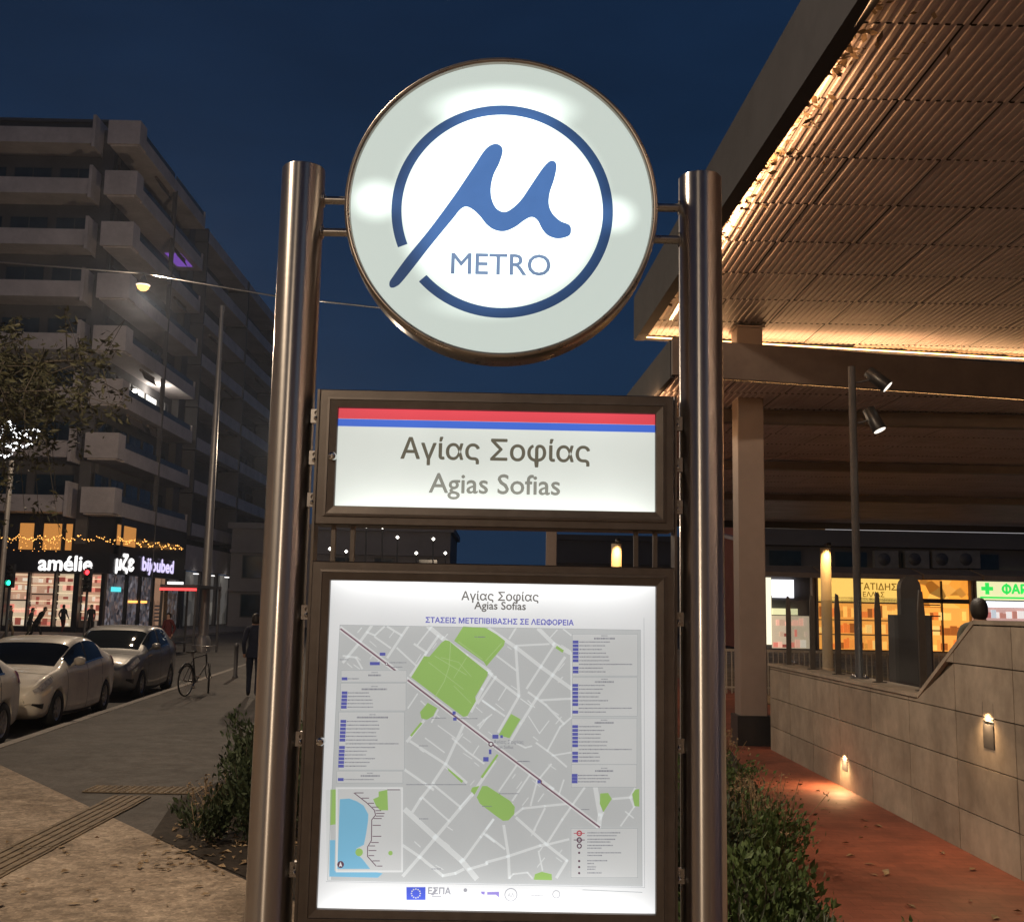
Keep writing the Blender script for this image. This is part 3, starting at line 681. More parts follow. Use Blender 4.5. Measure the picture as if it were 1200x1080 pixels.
def make_canopy(label, zs, ztop, left, far, y_near, xmax, near_skew, name='canopy', front_fascia=None, side='far'):
    root = empty(name, (left(y_near), y_near, zs), 0, label, 'canopy')
    inv = Matrix.Translation((-root.location.x, -root.location.y, -root.location.z))
    def ch(o): o.parent = root; o.matrix_parent_inverse = inv; return o
    base = canopy_panel(PW-0.02, PL).mesh('soffit_panel', M['soffit'])
    nx = int((xmax-left(0))/PW)+2
    y0 = y_near
    j = 0
    while y0+j*PL < far(xmax)+0.1:
        ya = y0+j*PL
        for i in range(nx):
            xa = left(ya+PL/2)+0.05+i*PW
            if xa > xmax: break
            yf = far(xa+PW/2)
            yn = near_skew(xa+PW/2) if near_skew else -1e9
            if ya > yf-0.1 or ya+PL < yn+0.1: continue
            lo = max(ya, yn); hi = min(ya+PL, yf)
            if lo == ya and hi == ya+PL: o = link('soffit_panel', base)
            else: o = link('soffit_panel', canopy_panel(PW-0.02, hi-lo).mesh('soffit_panel', M['soffit']))
            o.location = (xa, lo, zs+random.uniform(-.002, .002)); ch(o)
        j += 1
    return root, ch
# upper canopy
lx1 = lambda y: 2.78-0.0385*y
fy1 = lambda x: 14.37+0.139*(x-2.23)
Z1 = 6.6
c1, ch = make_canopy('high corrugated soffit canopy with glowing orange edges, nearest overhead', Z1, 7.25, lx1, fy1, -4.0, 19.0, None)
ya, yb = -4.0, fy1(2.23)
def side_board(lx, y0, y1, z0, z1, t=0.06): return MB().prism([(lx(y0)-t, y0), (lx(y0), y0), (lx(y1), y1), (lx(y1)-t, y1)], z0, z1)
ch(side_board(lx1, ya, yb, Z1-0.12, 7.25).build('side_fascia', M['fascia']))
ch(MB().prism([(lx1(ya), ya), (lx1(ya)+0.10, ya), (lx1(yb)+0.10, yb), (lx1(yb), yb)], Z1-0.12, Z1-0.105).build('light_ledge', M['fascia']))
ch(MB().prism([(lx1(ya)+0.02, ya), (lx1(ya)+0.05, ya), (lx1(yb)+0.05, yb), (lx1(yb)+0.02, yb)], Z1-0.104, Z1-0.09).build('led_strip', M['led_warm']))
xa, xb = 2.23-0.06, 22.0
ch(MB().prism([(xa, fy1(xa)+0.02), (xb, fy1(xb)+0.02), (xb, fy1(xb)+0.14), (xa, fy1(xa)+0.14)], Z1-0.07, 7.25).build('end_fascia', M['fascia']))
ch(MB().prism([(xa+0.1, fy1(xa)-0.03), (xb, fy1(xb)-0.03), (xb, fy1(xb)), (xa+0.1, fy1(xa))], Z1-0.066, Z1-0.052).build('led_strip', M['led_warm']))
ch(MB().prism([(lx1(ya), ya), (22, ya), (22, fy1(22)), (xa, fy1(xa))], Z1+0.08, 7.2).build('roof_slab', M['fascia']))
def strip_lamp(a, b, inward, power, z, up=0.55, width=0.03, col=WARM):
    a = Vector(a); b = Vector(b); mid = (a+b)/2; d = (b-a); Ln = d.length
    l = bpy.data.lights.new('led_lamp', 'AREA'); l.shape = 'RECTANGLE'; l.size = Ln; l.size_y = width; l.energy = power; l.color = col
    o = bpy.data.objects.new('led_lamp', l); COL.objects.link(o)
    xax = d.normalized(); nz = (Vector(inward).normalized()*math.cos(up)+Vector((0, 0, 1))*math.sin(up)).normalized()   # emitting direction
    zax = -nz; yax = zax.cross(xax).normalized(); xax = yax.cross(zax).normalized()
    o.matrix_world = Matrix(((xax.x, yax.x, zax.x, mid.x), (xax.y, yax.y, zax.y, mid.y), (xax.z, yax.z, zax.z, z), (0, 0, 0, 1)))
    return o
LED1, LED2, LED3 = 185, 180, 340
strip_lamp((lx1(-4)+0.06, -4, 0), (lx1(14.2)+0.06, 14.2, 0), (1, 0, 0), LED1, Z1-0.10, 0.35)
strip_lamp((2.4, fy1(2.4)-0.05, 0), (20, fy1(20)-0.05, 0), (0, -1, 0), LED2, Z1-0.075, 0.4)
strip_lamp((3.2, -3.95, 0), (19.0, -3.95, 0), (0, 1, 0), LED1*0.75, Z1-0.06, 0.2, 0.03, (1.0, 0.64, 0.40))  # unseen strip light at the near edge, added to lift the soffit
ch(MB().box(19.0, 19.06, -4.0, fy1(19)-0.05, Z1-0.06, 7.25).build('side_fascia', M['fascia'])); ch(MB().box(lx1(-4), 19.0, -4.06, -4.0, Z1-0.06, 7.25).build('end_fascia', M['fascia']))
# withered leaves caught on the ledge
M['dryleaf'] = surf('dry_leaf', (0.10, 0.065, 0.035), 0.8, 0, 0.4, 12, 0.1)
mb = MB()
for k in range(900):
    y = random.uniform(2.5, 12.5); cl = math.sin(y*2.9)+math.sin(y*6.1+1)
    if cl < 0.1 and random.random() < 0.75: continue
    x = lx1(y)+0.06+abs(random.gauss(0, 0.10 if random.random() < 0.75 else 0.32)); z = Z1-0.06-random.uniform(-0.03, 0.045)
    s = random.uniform(0.025, 0.07); a = random.uniform(0, 6.28); t = random.uniform(-0.8, 0.8)
    u = Vector((math.cos(a), math.sin(a), t)).normalized()*s; v = Vector((-math.sin(a), math.cos(a), random.uniform(-.8, .8))).normalized()*s*0.5; p = Vector((x, y, z))
    mb.add([p-u, p+v, p+u, p-v], [(0, 1, 2, 3)])
tag(mb.build('dry_leaves', M['dryleaf']), 'withered leaves caught along the glowing canopy edge', 'leaves', kind='stuff')
# lower canopy behind it
lx2 = lambda y: 2.93-0.0385*y
ny2 = lambda x: 12.10+0.2076*(x-2.47)
fy2 = lambda x: 36.5
Z2 = 5.4
c2, ch = make_canopy('lower long canopy behind the square column, dark front beam', Z2, 5.9, lx2, fy2, 12.0, 24.0, ny2)
xa, xb = 2.42, 26.0
ch(MB().prism([(xa, ny2(xa)-0.10), (xb, ny2(xb)-0.10), (xb, ny2(xb)), (xa, ny2(xa))], Z2-0.02, 5.92).build('front_fascia', M['beam']))
ch(MB().prism([(xa+.1, ny2(xa)), (xb, ny2(xb)), (xb, ny2(xb)+0.03), (xa+.1, ny2(xa)+0.03)], Z2-0.018, Z2-0.004).build('led_strip', M['led_warm']))
ch(side_board(lx2, ny2(xa), 36.5, Z2-0.05, 5.92).build('side_fascia', M['fascia']))
ch(MB().box(lx2(36.5), 26, 36.52, 36.7, Z2-0.25, 5.9).build('end_fascia', M['black']))
ch(MB().box(12.0, 26, 36.42, 36.45, Z2-0.275, Z2-0.26).build('white_strip', M['led_white']))
ch(MB().prism([(xa, ny2(xa)), (26, ny2(26)), (26, 36.5), (lx2(36.5), 36.5)], Z2+0.08, 5.88).build('roof_slab', M['fascia']))
for yb_, hh in ((14.45, 0.20), (20.5, 0.16), (27.0, 0.16)):
    ch(MB().box(lx2(yb_)+0.02, 24, yb_, yb_+0.22, Z2-0.05-hh, Z2-0.035).build('cross_beam', M['beam']))
strip_lamp((2.6, ny2(2.6)+0.06, 0), (24, ny2(24)+0.06, 0), (0, 1, 0), LED3, Z2-0.03, 0.45)
strip_lamp((lx2(13)+0.06, 13, 0), (lx2(24)+0.06, 24, 0), (1, 0, 0), 70, Z2-0.03, 0.45)
# square steel columns
M['column'] = surf('column_paint', (0.27, 0.215, 0.19), 0.5, 0.1, 0.08, 1.0, 0.05, 40)
def column(x, y, w, h, label, base=True):
    r = empty('column', (x, y, 0), 0, label, 'column', 'square columns under the canopies')
    MB().cham(-w/2, w/2, -w/2, w/2, 0.0, h, 0.012).build('shaft', M['column'], r)
    if base: MB().cham(-w/2-0.055, w/2+0.055, -w/2-0.055, w/2+0.055, 0, 0.45, 0.02).build('plinth', M['black'], r)
    MB().cham(-w/2-0.04, w/2+0.04, -w/2-0.04, w/2+0.04, h-0.03, h, 0.01).build('cap_plate', M['column'], r)
column(3.925, 13.83, 0.415, Z1-0.03, 'broad square column on a dark plinth at the wall end')
column(1.72, 34.0, 0.36, Z2-0.04, 'distant thin square column seen between the name panel and map', False)
# round pillars washed by a small lamp at the head
M['pillar'] = surf('pillar_render', (0.5, 0.42, 0.32), 0.7, 0, 0.08, 3, 0.1, 40)
M['warm_lamp'] = glow('warm_lamp_glass', (1.0, 0.70, 0.32), 8.0, False)
def pillar(x, y, label):
    r = empty('lit_pillar', (x, y, 0), 0, label, 'pillar', 'pillars lit from the top')
    MB().lathe([(0.12, 0), (0.12, 3.55), (0, 3.55)], 24).build('shaft', M['pillar'], r)
    MB().box(-0.03, 0.03, -0.30, -0.0, 3.60, 3.64).lathe([(0, 3.66), (0.045, 3.66), (0.05, 3.58)], 14, 'z', (0, -0.28, 0)).build('lamp_arm', M['black'], r)
    MB().lathe([(0.045, 3.60), (0.0, 3.585)], 14, 'z', (0, -0.28, 0)).build('lamp_glass', M['warm_lamp'], r)
    spot('pillar_lamp', (0, -0.28, 3.57), (0, 0.18, -1), 62, (1.0, 0.58, 0.20), 110, 0.9, 0.03, r)
pillar(7.61, 22.0, 'glowing amber pillar in front of the orange shops')
pillar(2.70, 22.0, 'glowing amber pillar showing between the name panel and the map')

# ------------------------------------------------------------------ granite stair wall
M['granite'] = surf('granite', (0.37, 0.32, 0.262), 0.6, 0, 0.22, 1.6, 0.2, 90)
_t = NT.__new__(NT); _t.t = M['granite'].node_tree
_b = [q for q in _t.t.nodes if q.type == 'BSDF_PRINCIPLED'][0]; _src = _b.inputs['Base Color'].links[0].from_socket
_oi = _t.n('ShaderNodeObjectInfo'); _k = _t.math('ADD', _t.math('MULTIPLY', _oi.outputs['Random'], 0.28), 0.86)
_mp = _t.n('ShaderNodeMapping'); _mp.inputs['Scale'].default_value = (2.2, 2.2, 0.8); _t.l(_t.pos(), _mp.inputs[0])
_st = _t.ramp(_t.noise(1.3, 5, 0.65, _mp.outputs[0]), [(0.32, (0.80, 0.78, 0.76)), (0.6, (1, 1, 1))])
_cc = _t.n('ShaderNodeCombineColor'); [_t.l(_k, _cc.inputs[i]) for i in range(3)]
_t.l(_t.mix(1.0, _t.mix(1.0, _src, _st, 'MULTIPLY'), _cc.outputs[0], 'MULTIPLY'), _b.inputs['Base Color'])
M['granite_core'] = surf('wall_core', (0.10, 0.085, 0.07), 0.8, 0, 0.2, 4, 0.2, 60)
WX = 4.07
wall = empty('stair_wall', (WX, 8.0, 0), 0, 'long granite clad wall beside the red path, stepping up at its near end', 'wall')
winv = Matrix.Translation((-WX, -8.0, 0))
def wp(o): o.parent = wall; o.matrix_parent_inverse = winv; return o
def wtop(y):
    if y < 6.19: return 1.975
    if y < 7.48: return lerp(1.975, 1.262, (y-6.19)/(7.48-6.19))
    return 1.262
def prof_prism(pts, x0, x1):
    """polygon in (y, z) extruded along x"""
    n = len(pts); mb = MB()
    vs = [(x0, y, z) for y, z in pts]+[(x1, y, z) for y, z in pts]
    return mb.add(vs, [tuple(range(n)), tuple(range(2*n-1, n-1, -1))]+[(i, i+n, (i+1) % n+n, (i+1) % n) for i in range(n)])
wp(prof_prism([(1.0, 0), (13.22, 0), (13.22, 1.225), (7.46, 1.225), (6.18, 1.94), (1.0, 1.94)], WX+0.035, WX+0.34).build('core', M['granite_core']))
LIGHTS = [(5.97, 0.93, 1.305), (9.75, 0.205, 0.43)]     # y, z0, z1 of the recessed lamps
LWD = 0.105
y = 13.20
cols = []
while y > 1.1: cols.append((y-1.086, y)); y -= 1.1
zr = [0.0, 0.35, 0.765, 1.18, 1.595, 2.01]
for (a, b) in cols:
    for k in range(5):
        z0 = zr[k]+0.005; z1 = zr[k+1]-0.005
        if z0 > max(wtop(a), wtop(b))-0.04: continue
        # clip the slab by the wall head
        full_b = b
        if wtop(b)-0.045 < z0+0.01 and wtop(a) > z0:
            for q in np.linspace(a, b, 200):
                if wtop(q)-0.045 < z0+0.006: b = q; break
        ys = [a+0.0] + [q for q in (6.19, 7.48) if a < q < b] + [b]
        top = [(q, max(z0+0.003, min(z1, wtop(q)-0.045))) for q in ys]
        holes = [h for h in LIGHTS if a < h[0] < b and z0 < (h[1]+h[2])/2 < z1]
        jx = random.uniform(-0.002, 0.002)
        if holes:
            hy, h0, h1 = holes[0]; h0 = max(h0, z0+0.02); h1 = min(h1, z1-0.02)
            mb = prof_prism([(a, z0), (hy-LWD, z0), (hy-LWD, top[0][1]), (a, top[0][1])], WX+jx, WX+0.033)
            for pts in ([(hy+LWD, z0), (b, z0), (b, z1), (hy+LWD, z1)], [(hy-LWD, z0), (hy+LWD, z0), (hy+LWD, h0), (hy-LWD, h0)], [(hy-LWD, h1), (hy+LWD, h1), (hy+LWD, z1), (hy-LWD, z1)]):
                q = prof_prism([(p_, min(z_, max(z0, wtop(p_)-0.045))) for p_, z_ in pts], WX+jx, WX+0.033); mb.add(q.v, q.f)
        else: mb = prof_prism([(a, z0), (b, z0)]+top[::-1], WX+jx, WX+0.033)
        wp(mb.build('granite_slab', M['granite']))
wp(prof_prism([(13.24, 1.226), (7.475, 1.226), (7.49, 1.265), (13.24, 1.265)], WX-0.02, WX+0.36).build('coping', M['granite']))
wp(prof_prism([(1.0, 1.942), (6.17, 1.942), (6.17, 1.978), (1.0, 1.978)], WX-0.008, WX+0.36).build('coping', M['granite']))
wp(prof_prism([(6.172, 1.940), (7.46, 1.222), (7.478, 1.258), (6.19, 1.976)], WX-0.007, WX+0.359).build('coping', M['granite']))
M['lamp_white'] = glow('wall_lamp_diffuser', (1.0, 0.76, 0.45), 3.0, False)
for i, (hy, h0, h1) in enumerate(LIGHTS):
    r = empty('wall_lamp', (WX, hy, h0), 0, ('recessed wall lamp high in the granite wall', 'recessed wall lamp low in the granite wall, lighting the red path')[i], 'lamp', 'recessed lamps in the granite wall')
    H = h1-h0
    MB().box(0.0, 0.030, -0.10, 0.10, 0.0, 0.004).box(0.026, 0.032, -0.10, 0.10, 0.004, H).box(0.0, 0.026, -0.10, -0.095, 0.004, H).box(0.0, 0.026, 0.095, 0.10, 0.004, H).build('housing', M['darkgrey'], r)
    MB().box(0.016, 0.0255, -0.093, 0.093, H*0.58, H-0.004).build('diffuser', M['lamp_white'], r)
    MB().box(-0.004, 0.004, -0.095, 0.095, 0.004, H*0.52).build('louvre', M['darkgrey'], r)
    spot('wall_lamp_light', (-0.035, 0, H*0.75), (-0.28, 0, -1), (30.0, 60.0)[i], (1.0, 0.60, 0.28), 155, 0.8, 0.05, r)
# raised plaza behind the wall
pl = MB().box(WX+0.342, 40, 3.0, 13.15, -0.12, 0.42).build('plaza_platform', M['paving']); tag(pl, kind='structure')
tag(MB().sheet([(6.05, 13.4), (40, 13.4), (40, 56), (-1, 56), (-1, 30.1), (6.05, 30.1)], 0.004).build('plaza_pavement', M['paving']), kind='structure')
# glazed balustrade on the wall
M['glass'], t = new_mat('balustrade_glass')
g = t.n('ShaderNodeBsdfGlass'); g.inputs['Roughness'].default_value = 0.02; g.inputs['IOR'].default_value = 1.12; g.inputs['Color'].default_value = (0.62, 0.66, 0.66, 1)
tr = t.n('ShaderNodeBsdfTransparent'); tr.inputs[0].default_value = (0.93, 0.95, 0.95, 1); mx = t.n('ShaderNodeMixShader')
gl = t.n('ShaderNodeBsdfGlossy'); gl.inputs['Roughness'].default_value = 0.05
lw = t.n('ShaderNodeLayerWeight'); lw.inputs[0].default_value = 0.5
t.l(t.math('ADD', t.math('MULTIPLY', t.math('POWER', lw.outputs['Facing'], 5.0), 0.45), 0.03), mx.inputs[0]); t.l(tr.outputs[0], mx.inputs[1]); t.l(gl.outputs[0], mx.inputs[2]); t.l(mx.outputs[0], t.out.inputs[0])
M['blade'] = surf('dark_steel', (0.16, 0.155, 0.15), 0.35, 0.9, 0.1, 8, 0.05, 200, 0.001, world=False)
bal = empty('glass_balustrade', (WX+0.17, 10.5, 1.265), 0, 'glass balustrade with steel blades standing on the low granite wall', 'balustrade')
ys = [7.75, 9.0, 10.45, 11.55, 12.75]
bt = MB().add([(-0.035, -0.012, 0), (0.035, -0.012, 0), (0.035, -0.012, 0.75), (0.015, -0.012, 0.98), (-0.02, -0.012, 1.0), (-0.035, -0.012, 0.8),
               (-0.035, 0.012, 0), (0.035, 0.012, 0), (0.035, 0.012, 0.75), (0.015, 0.012, 0.98), (-0.02, 0.012, 1.0), (-0.035, 0.012, 0.8)],
              [(0, 1, 2, 3, 4, 5), (11, 10, 9, 8, 7, 6)]+[(i, i+6, (i+1) % 6+6, (i+1) % 6) for i in range(6)]).box(-0.07, 0.07, -0.04, 0.04, 0, 0.012).mesh('blade', M['blade'])
for k, y_ in enumerate(ys):
    for dy in (0.0,):
        o = link('blade', bt, bal, (0, y_-10.5+dy, 0), (0, 0, 0))
for k in range(len(ys)-1):
    MB().box(-0.006, 0.006, ys[k]+0.12-10.5, ys[k+1]-0.12-10.5, 0.06, 0.92).build('glass_pane', M['glass'], bal)
# spotlight mast on the wall
mast = empty('spotlight_mast', (4.25, 9.70, 1.266), 0, 'dark slender mast with two spotlights rising from the granite wall', 'lamp post')
MB().lathe([(0.11, 0), (0.11, 0.02), (0.045, 0.02), (0.045, 3.74), (0.0, 3.75)], 20).build('mast', M['darkgrey'], mast)
mb = MB()
for k in range(4): mb.lathe([(0.016, 0.02), (0.016, 0.05), (0, 0.055)], 8, 'z', (0.08*math.cos(k*1.571+.7), 0.08*math.sin(k*1.571+.7), 0))
mb.build('anchor_bolts', M['bolt'], mast)['kind'] = 'stuff'
M['spot_face'] = glow('spotlight_face', (1.0, 0.90, 0.78), 1.5, False)
for k, (zz, d, ax) in enumerate(((3.60, (0.72, -0.30, -0.72), 0.30), (3.10, (0.35, -0.25, -0.9), 0.24))):
    d = Vector(d).normalized(); c = Vector((ax, -0.05, zz-0.02))
    MB().tube([(0.0, 0, zz-0.06), (0.10, 0, zz-0.05), c-d*0.02], 0.014, 8).build('arm', M['darkgrey'], mast)
    hd = MB().tube([c-d*0.16, c-d*0.15, c+d*0.14, c+d*0.15], [0.05, 0.075, 0.085, 0.082], 18).build('spotlight', M['black'], mast)
    MB().tube([c+d*0.1505, c+d*0.154], [0.074, 0.072], 18).build('lens', M['spot_face'], hd)
spot('mast_light', (4.25+0.42, 9.5, 4.62), (0.85, 0.1, -1), 200, (1.0, 0.86, 0.70), 95, 0.7, 0.06)
spot('mast_light', (4.25+0.34, 9.5, 4.12), (0.7, -0.1, -1), 200, (1.0, 0.86, 0.70), 95, 0.7, 0.06)
# ------------------------------------------------------------------ corner apartment block on the left
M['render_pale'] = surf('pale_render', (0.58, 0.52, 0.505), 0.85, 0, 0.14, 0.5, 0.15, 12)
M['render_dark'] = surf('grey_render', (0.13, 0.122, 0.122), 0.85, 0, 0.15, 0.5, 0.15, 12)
M['win_dark'] = surf('dark_window_glass', (0.018, 0.035, 0.045), 0.12, 0, 0.3, 0.6, 0)
M['win_frame'] = surf('window_frame', (0.07, 0.07, 0.07), 0.5, 0, 0.1, 2, 0)
M['rail'] = surf('dark_railing_panel', (0.03, 0.04, 0.05), 0.3, 0, 0.2, 1, 0)
M['lit_win'] = glow('lit_window_white', (0.95, 0.93, 0.85), 1.6, False)
M['lit_amber'] = glow('lit_window_amber', (1.0, 0.42, 0.10), 0.5, False)
def stocked(add, name, x0, x1, y, z0, z1, rows, mats, seed, par=None, w=(0.14, 0.42)):
    """packets, jars and boxes standing in rows; one mesh for each row"""
    rg_ = random.Random(seed); st = (z1-z0)/rows
    for q in range(rows):
        mb_ = MB(); x = x0+0.04; zb_ = z0+q*st
        while x < x1-0.12:
            ww = rg_.uniform(*w); hh = st*rg_.uniform(0.35, 0.86); mb_.mat(rg_.randrange(len(mats)))
            if rg_.random() < 0.9: mb_.box(x, min(x+ww*0.9, x1-0.02), y-rg_.uniform(0.05, 0.16), y, zb_+0.055, zb_+hh)
            x += ww
        o_ = add(mb_, name, mats); o_['kind'] = 'stuff'
apt = empty('apartment_building', (-40, 80, 0), 0, 'tall apartment block with stacked balcony bands above the lit corner shop', 'building')
ai = Matrix.Translation((40, -80, 0))
def ap(mb, name, mat, par=None):
    o = mb.build(name, mat)
    if par is None: o.parent = apt; o.matrix_parent_inverse = ai
    else: o.parent = par
    return o
M['awning_cloth'] = surf('awning_cloth', (0.22, 0.17, 0.13), 0.9, 0, 0.15, 2, 0.1)
ST = 3.53; B0 = 7.53; NF = 8
# bodies: walls behind the balconies
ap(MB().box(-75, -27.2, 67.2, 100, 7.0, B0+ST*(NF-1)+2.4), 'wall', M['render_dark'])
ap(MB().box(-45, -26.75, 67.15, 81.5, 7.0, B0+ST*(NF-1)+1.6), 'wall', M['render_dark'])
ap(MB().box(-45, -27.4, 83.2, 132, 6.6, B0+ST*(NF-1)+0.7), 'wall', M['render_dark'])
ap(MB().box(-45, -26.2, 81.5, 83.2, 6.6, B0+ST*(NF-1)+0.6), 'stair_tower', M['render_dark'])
for k in range(NF):
    zb = B0+ST*k
    # front band on the main street side, its end fin, the corner box and the long side band
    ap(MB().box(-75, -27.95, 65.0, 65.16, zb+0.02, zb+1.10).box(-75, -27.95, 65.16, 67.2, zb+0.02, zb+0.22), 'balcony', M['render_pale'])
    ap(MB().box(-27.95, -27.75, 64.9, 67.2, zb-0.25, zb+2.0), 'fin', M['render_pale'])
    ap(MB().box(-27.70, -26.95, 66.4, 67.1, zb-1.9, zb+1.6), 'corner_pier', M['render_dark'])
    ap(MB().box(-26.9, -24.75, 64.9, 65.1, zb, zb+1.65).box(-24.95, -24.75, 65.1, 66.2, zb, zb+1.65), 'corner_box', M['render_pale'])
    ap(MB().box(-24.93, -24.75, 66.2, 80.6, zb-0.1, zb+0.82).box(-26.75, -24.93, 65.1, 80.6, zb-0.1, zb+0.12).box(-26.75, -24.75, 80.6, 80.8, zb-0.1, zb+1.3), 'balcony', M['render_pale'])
    ap(MB().box(-24.86, -24.82, 66.2, 72.8, zb+0.84, zb+1.25).box(-24.86, -24.82, 73.2, 80.5, zb+0.84, zb+1.25), 'railing', M['rail'])
    if True:
        ap(MB().box(-25.45, -25.3, 84.0, 131, zb-0.1, zb+0.9).box(-27.4, -25.45, 84.0, 131, zb-0.1, zb+0.12), 'balcony', M['render_pale'])
        for yy in (83.4, 98, 113): ap(MB().box(-27.4, -25.2, yy, yy+0.3, zb-0.2, zb+(ST-0.3 if k < NF-1 else 0.9)), 'party_wall', M['render_dark'])
        for i in range(9 if k < NF-1 else 0):
            y0 = 85+i*5
            w = ap(MB().box(-27.36, -27.30, y0, y0+3.4, zb+0.25, zb+2.6), 'window', M['win_frame'])
            for j in range(2): MB().box(-27.295, -27.28, y0+0.08+j*1.68, y0+1.62+j*1.68, zb+0.33, zb+2.52).build('pane', M['win_dark'], w).matrix_parent_inverse = Matrix.Identity(4)
    if k == NF-1: continue
    for i in range(5):
        y0 = 66.4+i*2.9
        w = ap(MB().box(-26.74, -26.69, y0, y0+2.5, zb+0.2, zb+2.75), 'window', M['win_frame'])
        for j in range(2): MB().box(-26.685, -26.67, y0+0.08+j*1.2, y0+1.2+j*1.2, zb+0.28, zb+2.67).build('pane', M['lit_win'] if (k == 2 and i in (2, 3) and not (i == 2 and j == 0)) else M['win_dark'], w)
    for i in range(7):
        x1 = -28.3-i*3.1
        w = ap(MB().box(x1-2.6, x1, 67.13, 67.18, zb+0.25, zb+2.7), 'window', M['win_frame'])
        for j in range(2): MB().box(x1-2.52+j*1.28, x1-1.32+j*1.28, 67.10, 67.125, zb+0.33, zb+2.62).build('pane', M['win_dark'], w)
    for yy in (72.95,):
        ap(MB().box(-24.95, -24.72, yy, yy+0.22, zb+0.83, zb+ST-0.11), 'mullion', M['render_dark'])
ap(MB().box(-75, -27.6, 66.9, 100, B0+ST*(NF-1)+2.4, B0+ST*(NF-1)+2.6), 'roof_parapet', M['render_dark'])
ap(MB().tube([(-24.68, 73.06, 2), (-24.68, 73.06, B0+ST*(NF-1))], 0.05, 6), 'downpipe', M['render_dark'])
point('lit_window_fill', (-25.8, 75.2, B0+ST*2+2.9), 160, (1.0, 0.95, 0.85), 0.1)  # bare light added to brighten the lit window's balcony, no fitting there
M['ac_grey'] = surf('dull_casing', (0.16, 0.155, 0.15), 0.6, 0, 0.15, 3, 0.05)
acm = MB().box(-0.45, 0.45, -0.18, 0.18, 0, 0.65).mat(1).lathe([(0.24, -0.185), (0.24, -0.19), (0.0, -0.19)], 16, 'y', (-0.1, 0, 0.33)).mesh('air_conditioner', [M['ac_grey'], M['darkgrey']])
for (x, z) in ((-32.2, B0+ST*5+0.3), (-30.9, B0+ST*5+0.3)):
    o = link('air_conditioner', acm, apt, (x, 66.6, z)); o.matrix_parent_inverse = ai
rb = random.Random(8)
for k in range(1, NF-1):                                     # life on the balconies: more air conditioners, rolled awnings, pots
    zb = B0+ST*k
    for q in range(2):
        if rb.random() < 0.6: o = link('air_conditioner', acm, apt, (-26.45, rb.uniform(67.5, 80), zb+rb.choice((0.2, 2.0))), (0, 0, R(90))); o.matrix_parent_inverse = ai
        if rb.random() < 0.5:
            y0 = rb.uniform(67, 77); ap(MB().tube([(-25.2, y0, zb+ST-0.3), (-25.2, y0+2.8, zb+ST-0.3)], 0.10, 8).add([(-25.2, y0, zb+ST-0.3), (-25.2, y0+2.8, zb+ST-0.3), (-24.9, y0+2.8, zb+ST-0.9), (-24.9, y0, zb+ST-0.9)], [(0, 1, 2, 3)]), 'awning', M['awning_cloth'])
        if rb.random() < 0.6:
            y0 = rb.uniform(86, 118); ap(MB().tube([(-25.7, y0, zb+ST-0.3), (-25.7, y0+4, zb+ST-0.3)], 0.12, 8), 'awning', M['awning_cloth'])
M['violet_lamp'] = glow('violet_lamp', (0.36, 0.13, 0.85), 0.4, False)
ap(MB().box(-26.4, -25.2, 76.4, 79.6, B0+ST*6-0.16, B0+ST*6-0.12), 'violet_ceiling_light', M['violet_lamp'])
# ground and mezzanine floors: dark fascia, glazing, goods in the windows
M['fascia_dark'] = surf('shop_fascia', (0.028, 0.026, 0.03), 0.35, 0, 0.2, 1, 0.05)
def goods(name, cols, scale, strength):  # shop lighting put into the colour: each patch glows by itself
    m, t = new_mat(name); co = t.objco()
    vo = t.n('ShaderNodeTexVoronoi'); vo.inputs['Scale'].default_value = scale; t.l(co, vo.inputs['Vector'])
    sp_ = t.n('ShaderNodeSeparateColor'); t.l(vo.outputs['Color'], sp_.inputs[0])
    c = t.ramp(sp_.outputs[0], [(i/(len(cols)-1), k) for i, k in enumerate(cols)])
    st = t.math('MULTIPLY', t.math('ADD', t.math('MULTIPLY', sp_.outputs[1], 0.9), 0.25), strength)
    t.bsdf(Base_Color=c, Roughness=0.6, Emission_Color=c, Emission_Strength=st); m.cycles.emission_sampling = 'NONE'; return m
M['goods_pink'] = goods('shelves_pink', [(0.95, 0.75, 0.5), (0.85, 0.22, 0.16), (0.95, 0.85, 0.7), (0.35, 0.07, 0.05), (0.9, 0.5, 0.32), (1, 0.9, 0.75)], 6.5, 0.8)
M['goods_cream'] = goods('shelves_cream', [(0.9, 0.65, 0.4), (1, 0.9, 0.7), (0.45, 0.2, 0.1), (0.95, 0.6, 0.35), (0.9, 0.8, 0.6)], 7.0, 0.7)
M['goods_cool'] = goods('shelves_cool', [(0.10, 0.10, 0.14), (0.35, 0.33, 0.36), (0.06, 0.06, 0.08), (0.3, 0.22, 0.2), (0.16, 0.15, 0.18)], 3.5, 0.42)
M['poster'] = goods('tan_poster', [(0.62, 0.36, 0.22), (0.60, 0.34, 0.21), (0.64, 0.38, 0.24)], 0.9, 0.42)
M['shelf_lit'] = glow('shop_shelf_glow', (1.0, 0.78, 0.5), 0.9, False)  # shelf boards glow by themselves, shop light put into the material
def pal(name, cols, k): return [glow(name+str(i_), c_, k*(0.55+0.45*((i_*37) % 10)/10), False) for i_, c_ in enumerate(cols)]  # packets given their own glow in place of shop lamps
M['pink_set'] = pal('packet_pink_', [(0.95, 0.62, 0.42), (0.85, 0.25, 0.18), (1, 0.86, 0.68), (0.42, 0.10, 0.07), (0.95, 0.5, 0.36), (0.75, 0.55, 0.40)], 1.0)
M['amber_set'] = pal('packet_amber_', [(1.0, 0.38, 0.06), (0.8, 0.18, 0.03), (1.0, 0.58, 0.16), (0.45, 0.12, 0.02), (1.0, 0.48, 0.10), (0.9, 0.30, 0.05)], 1.6)
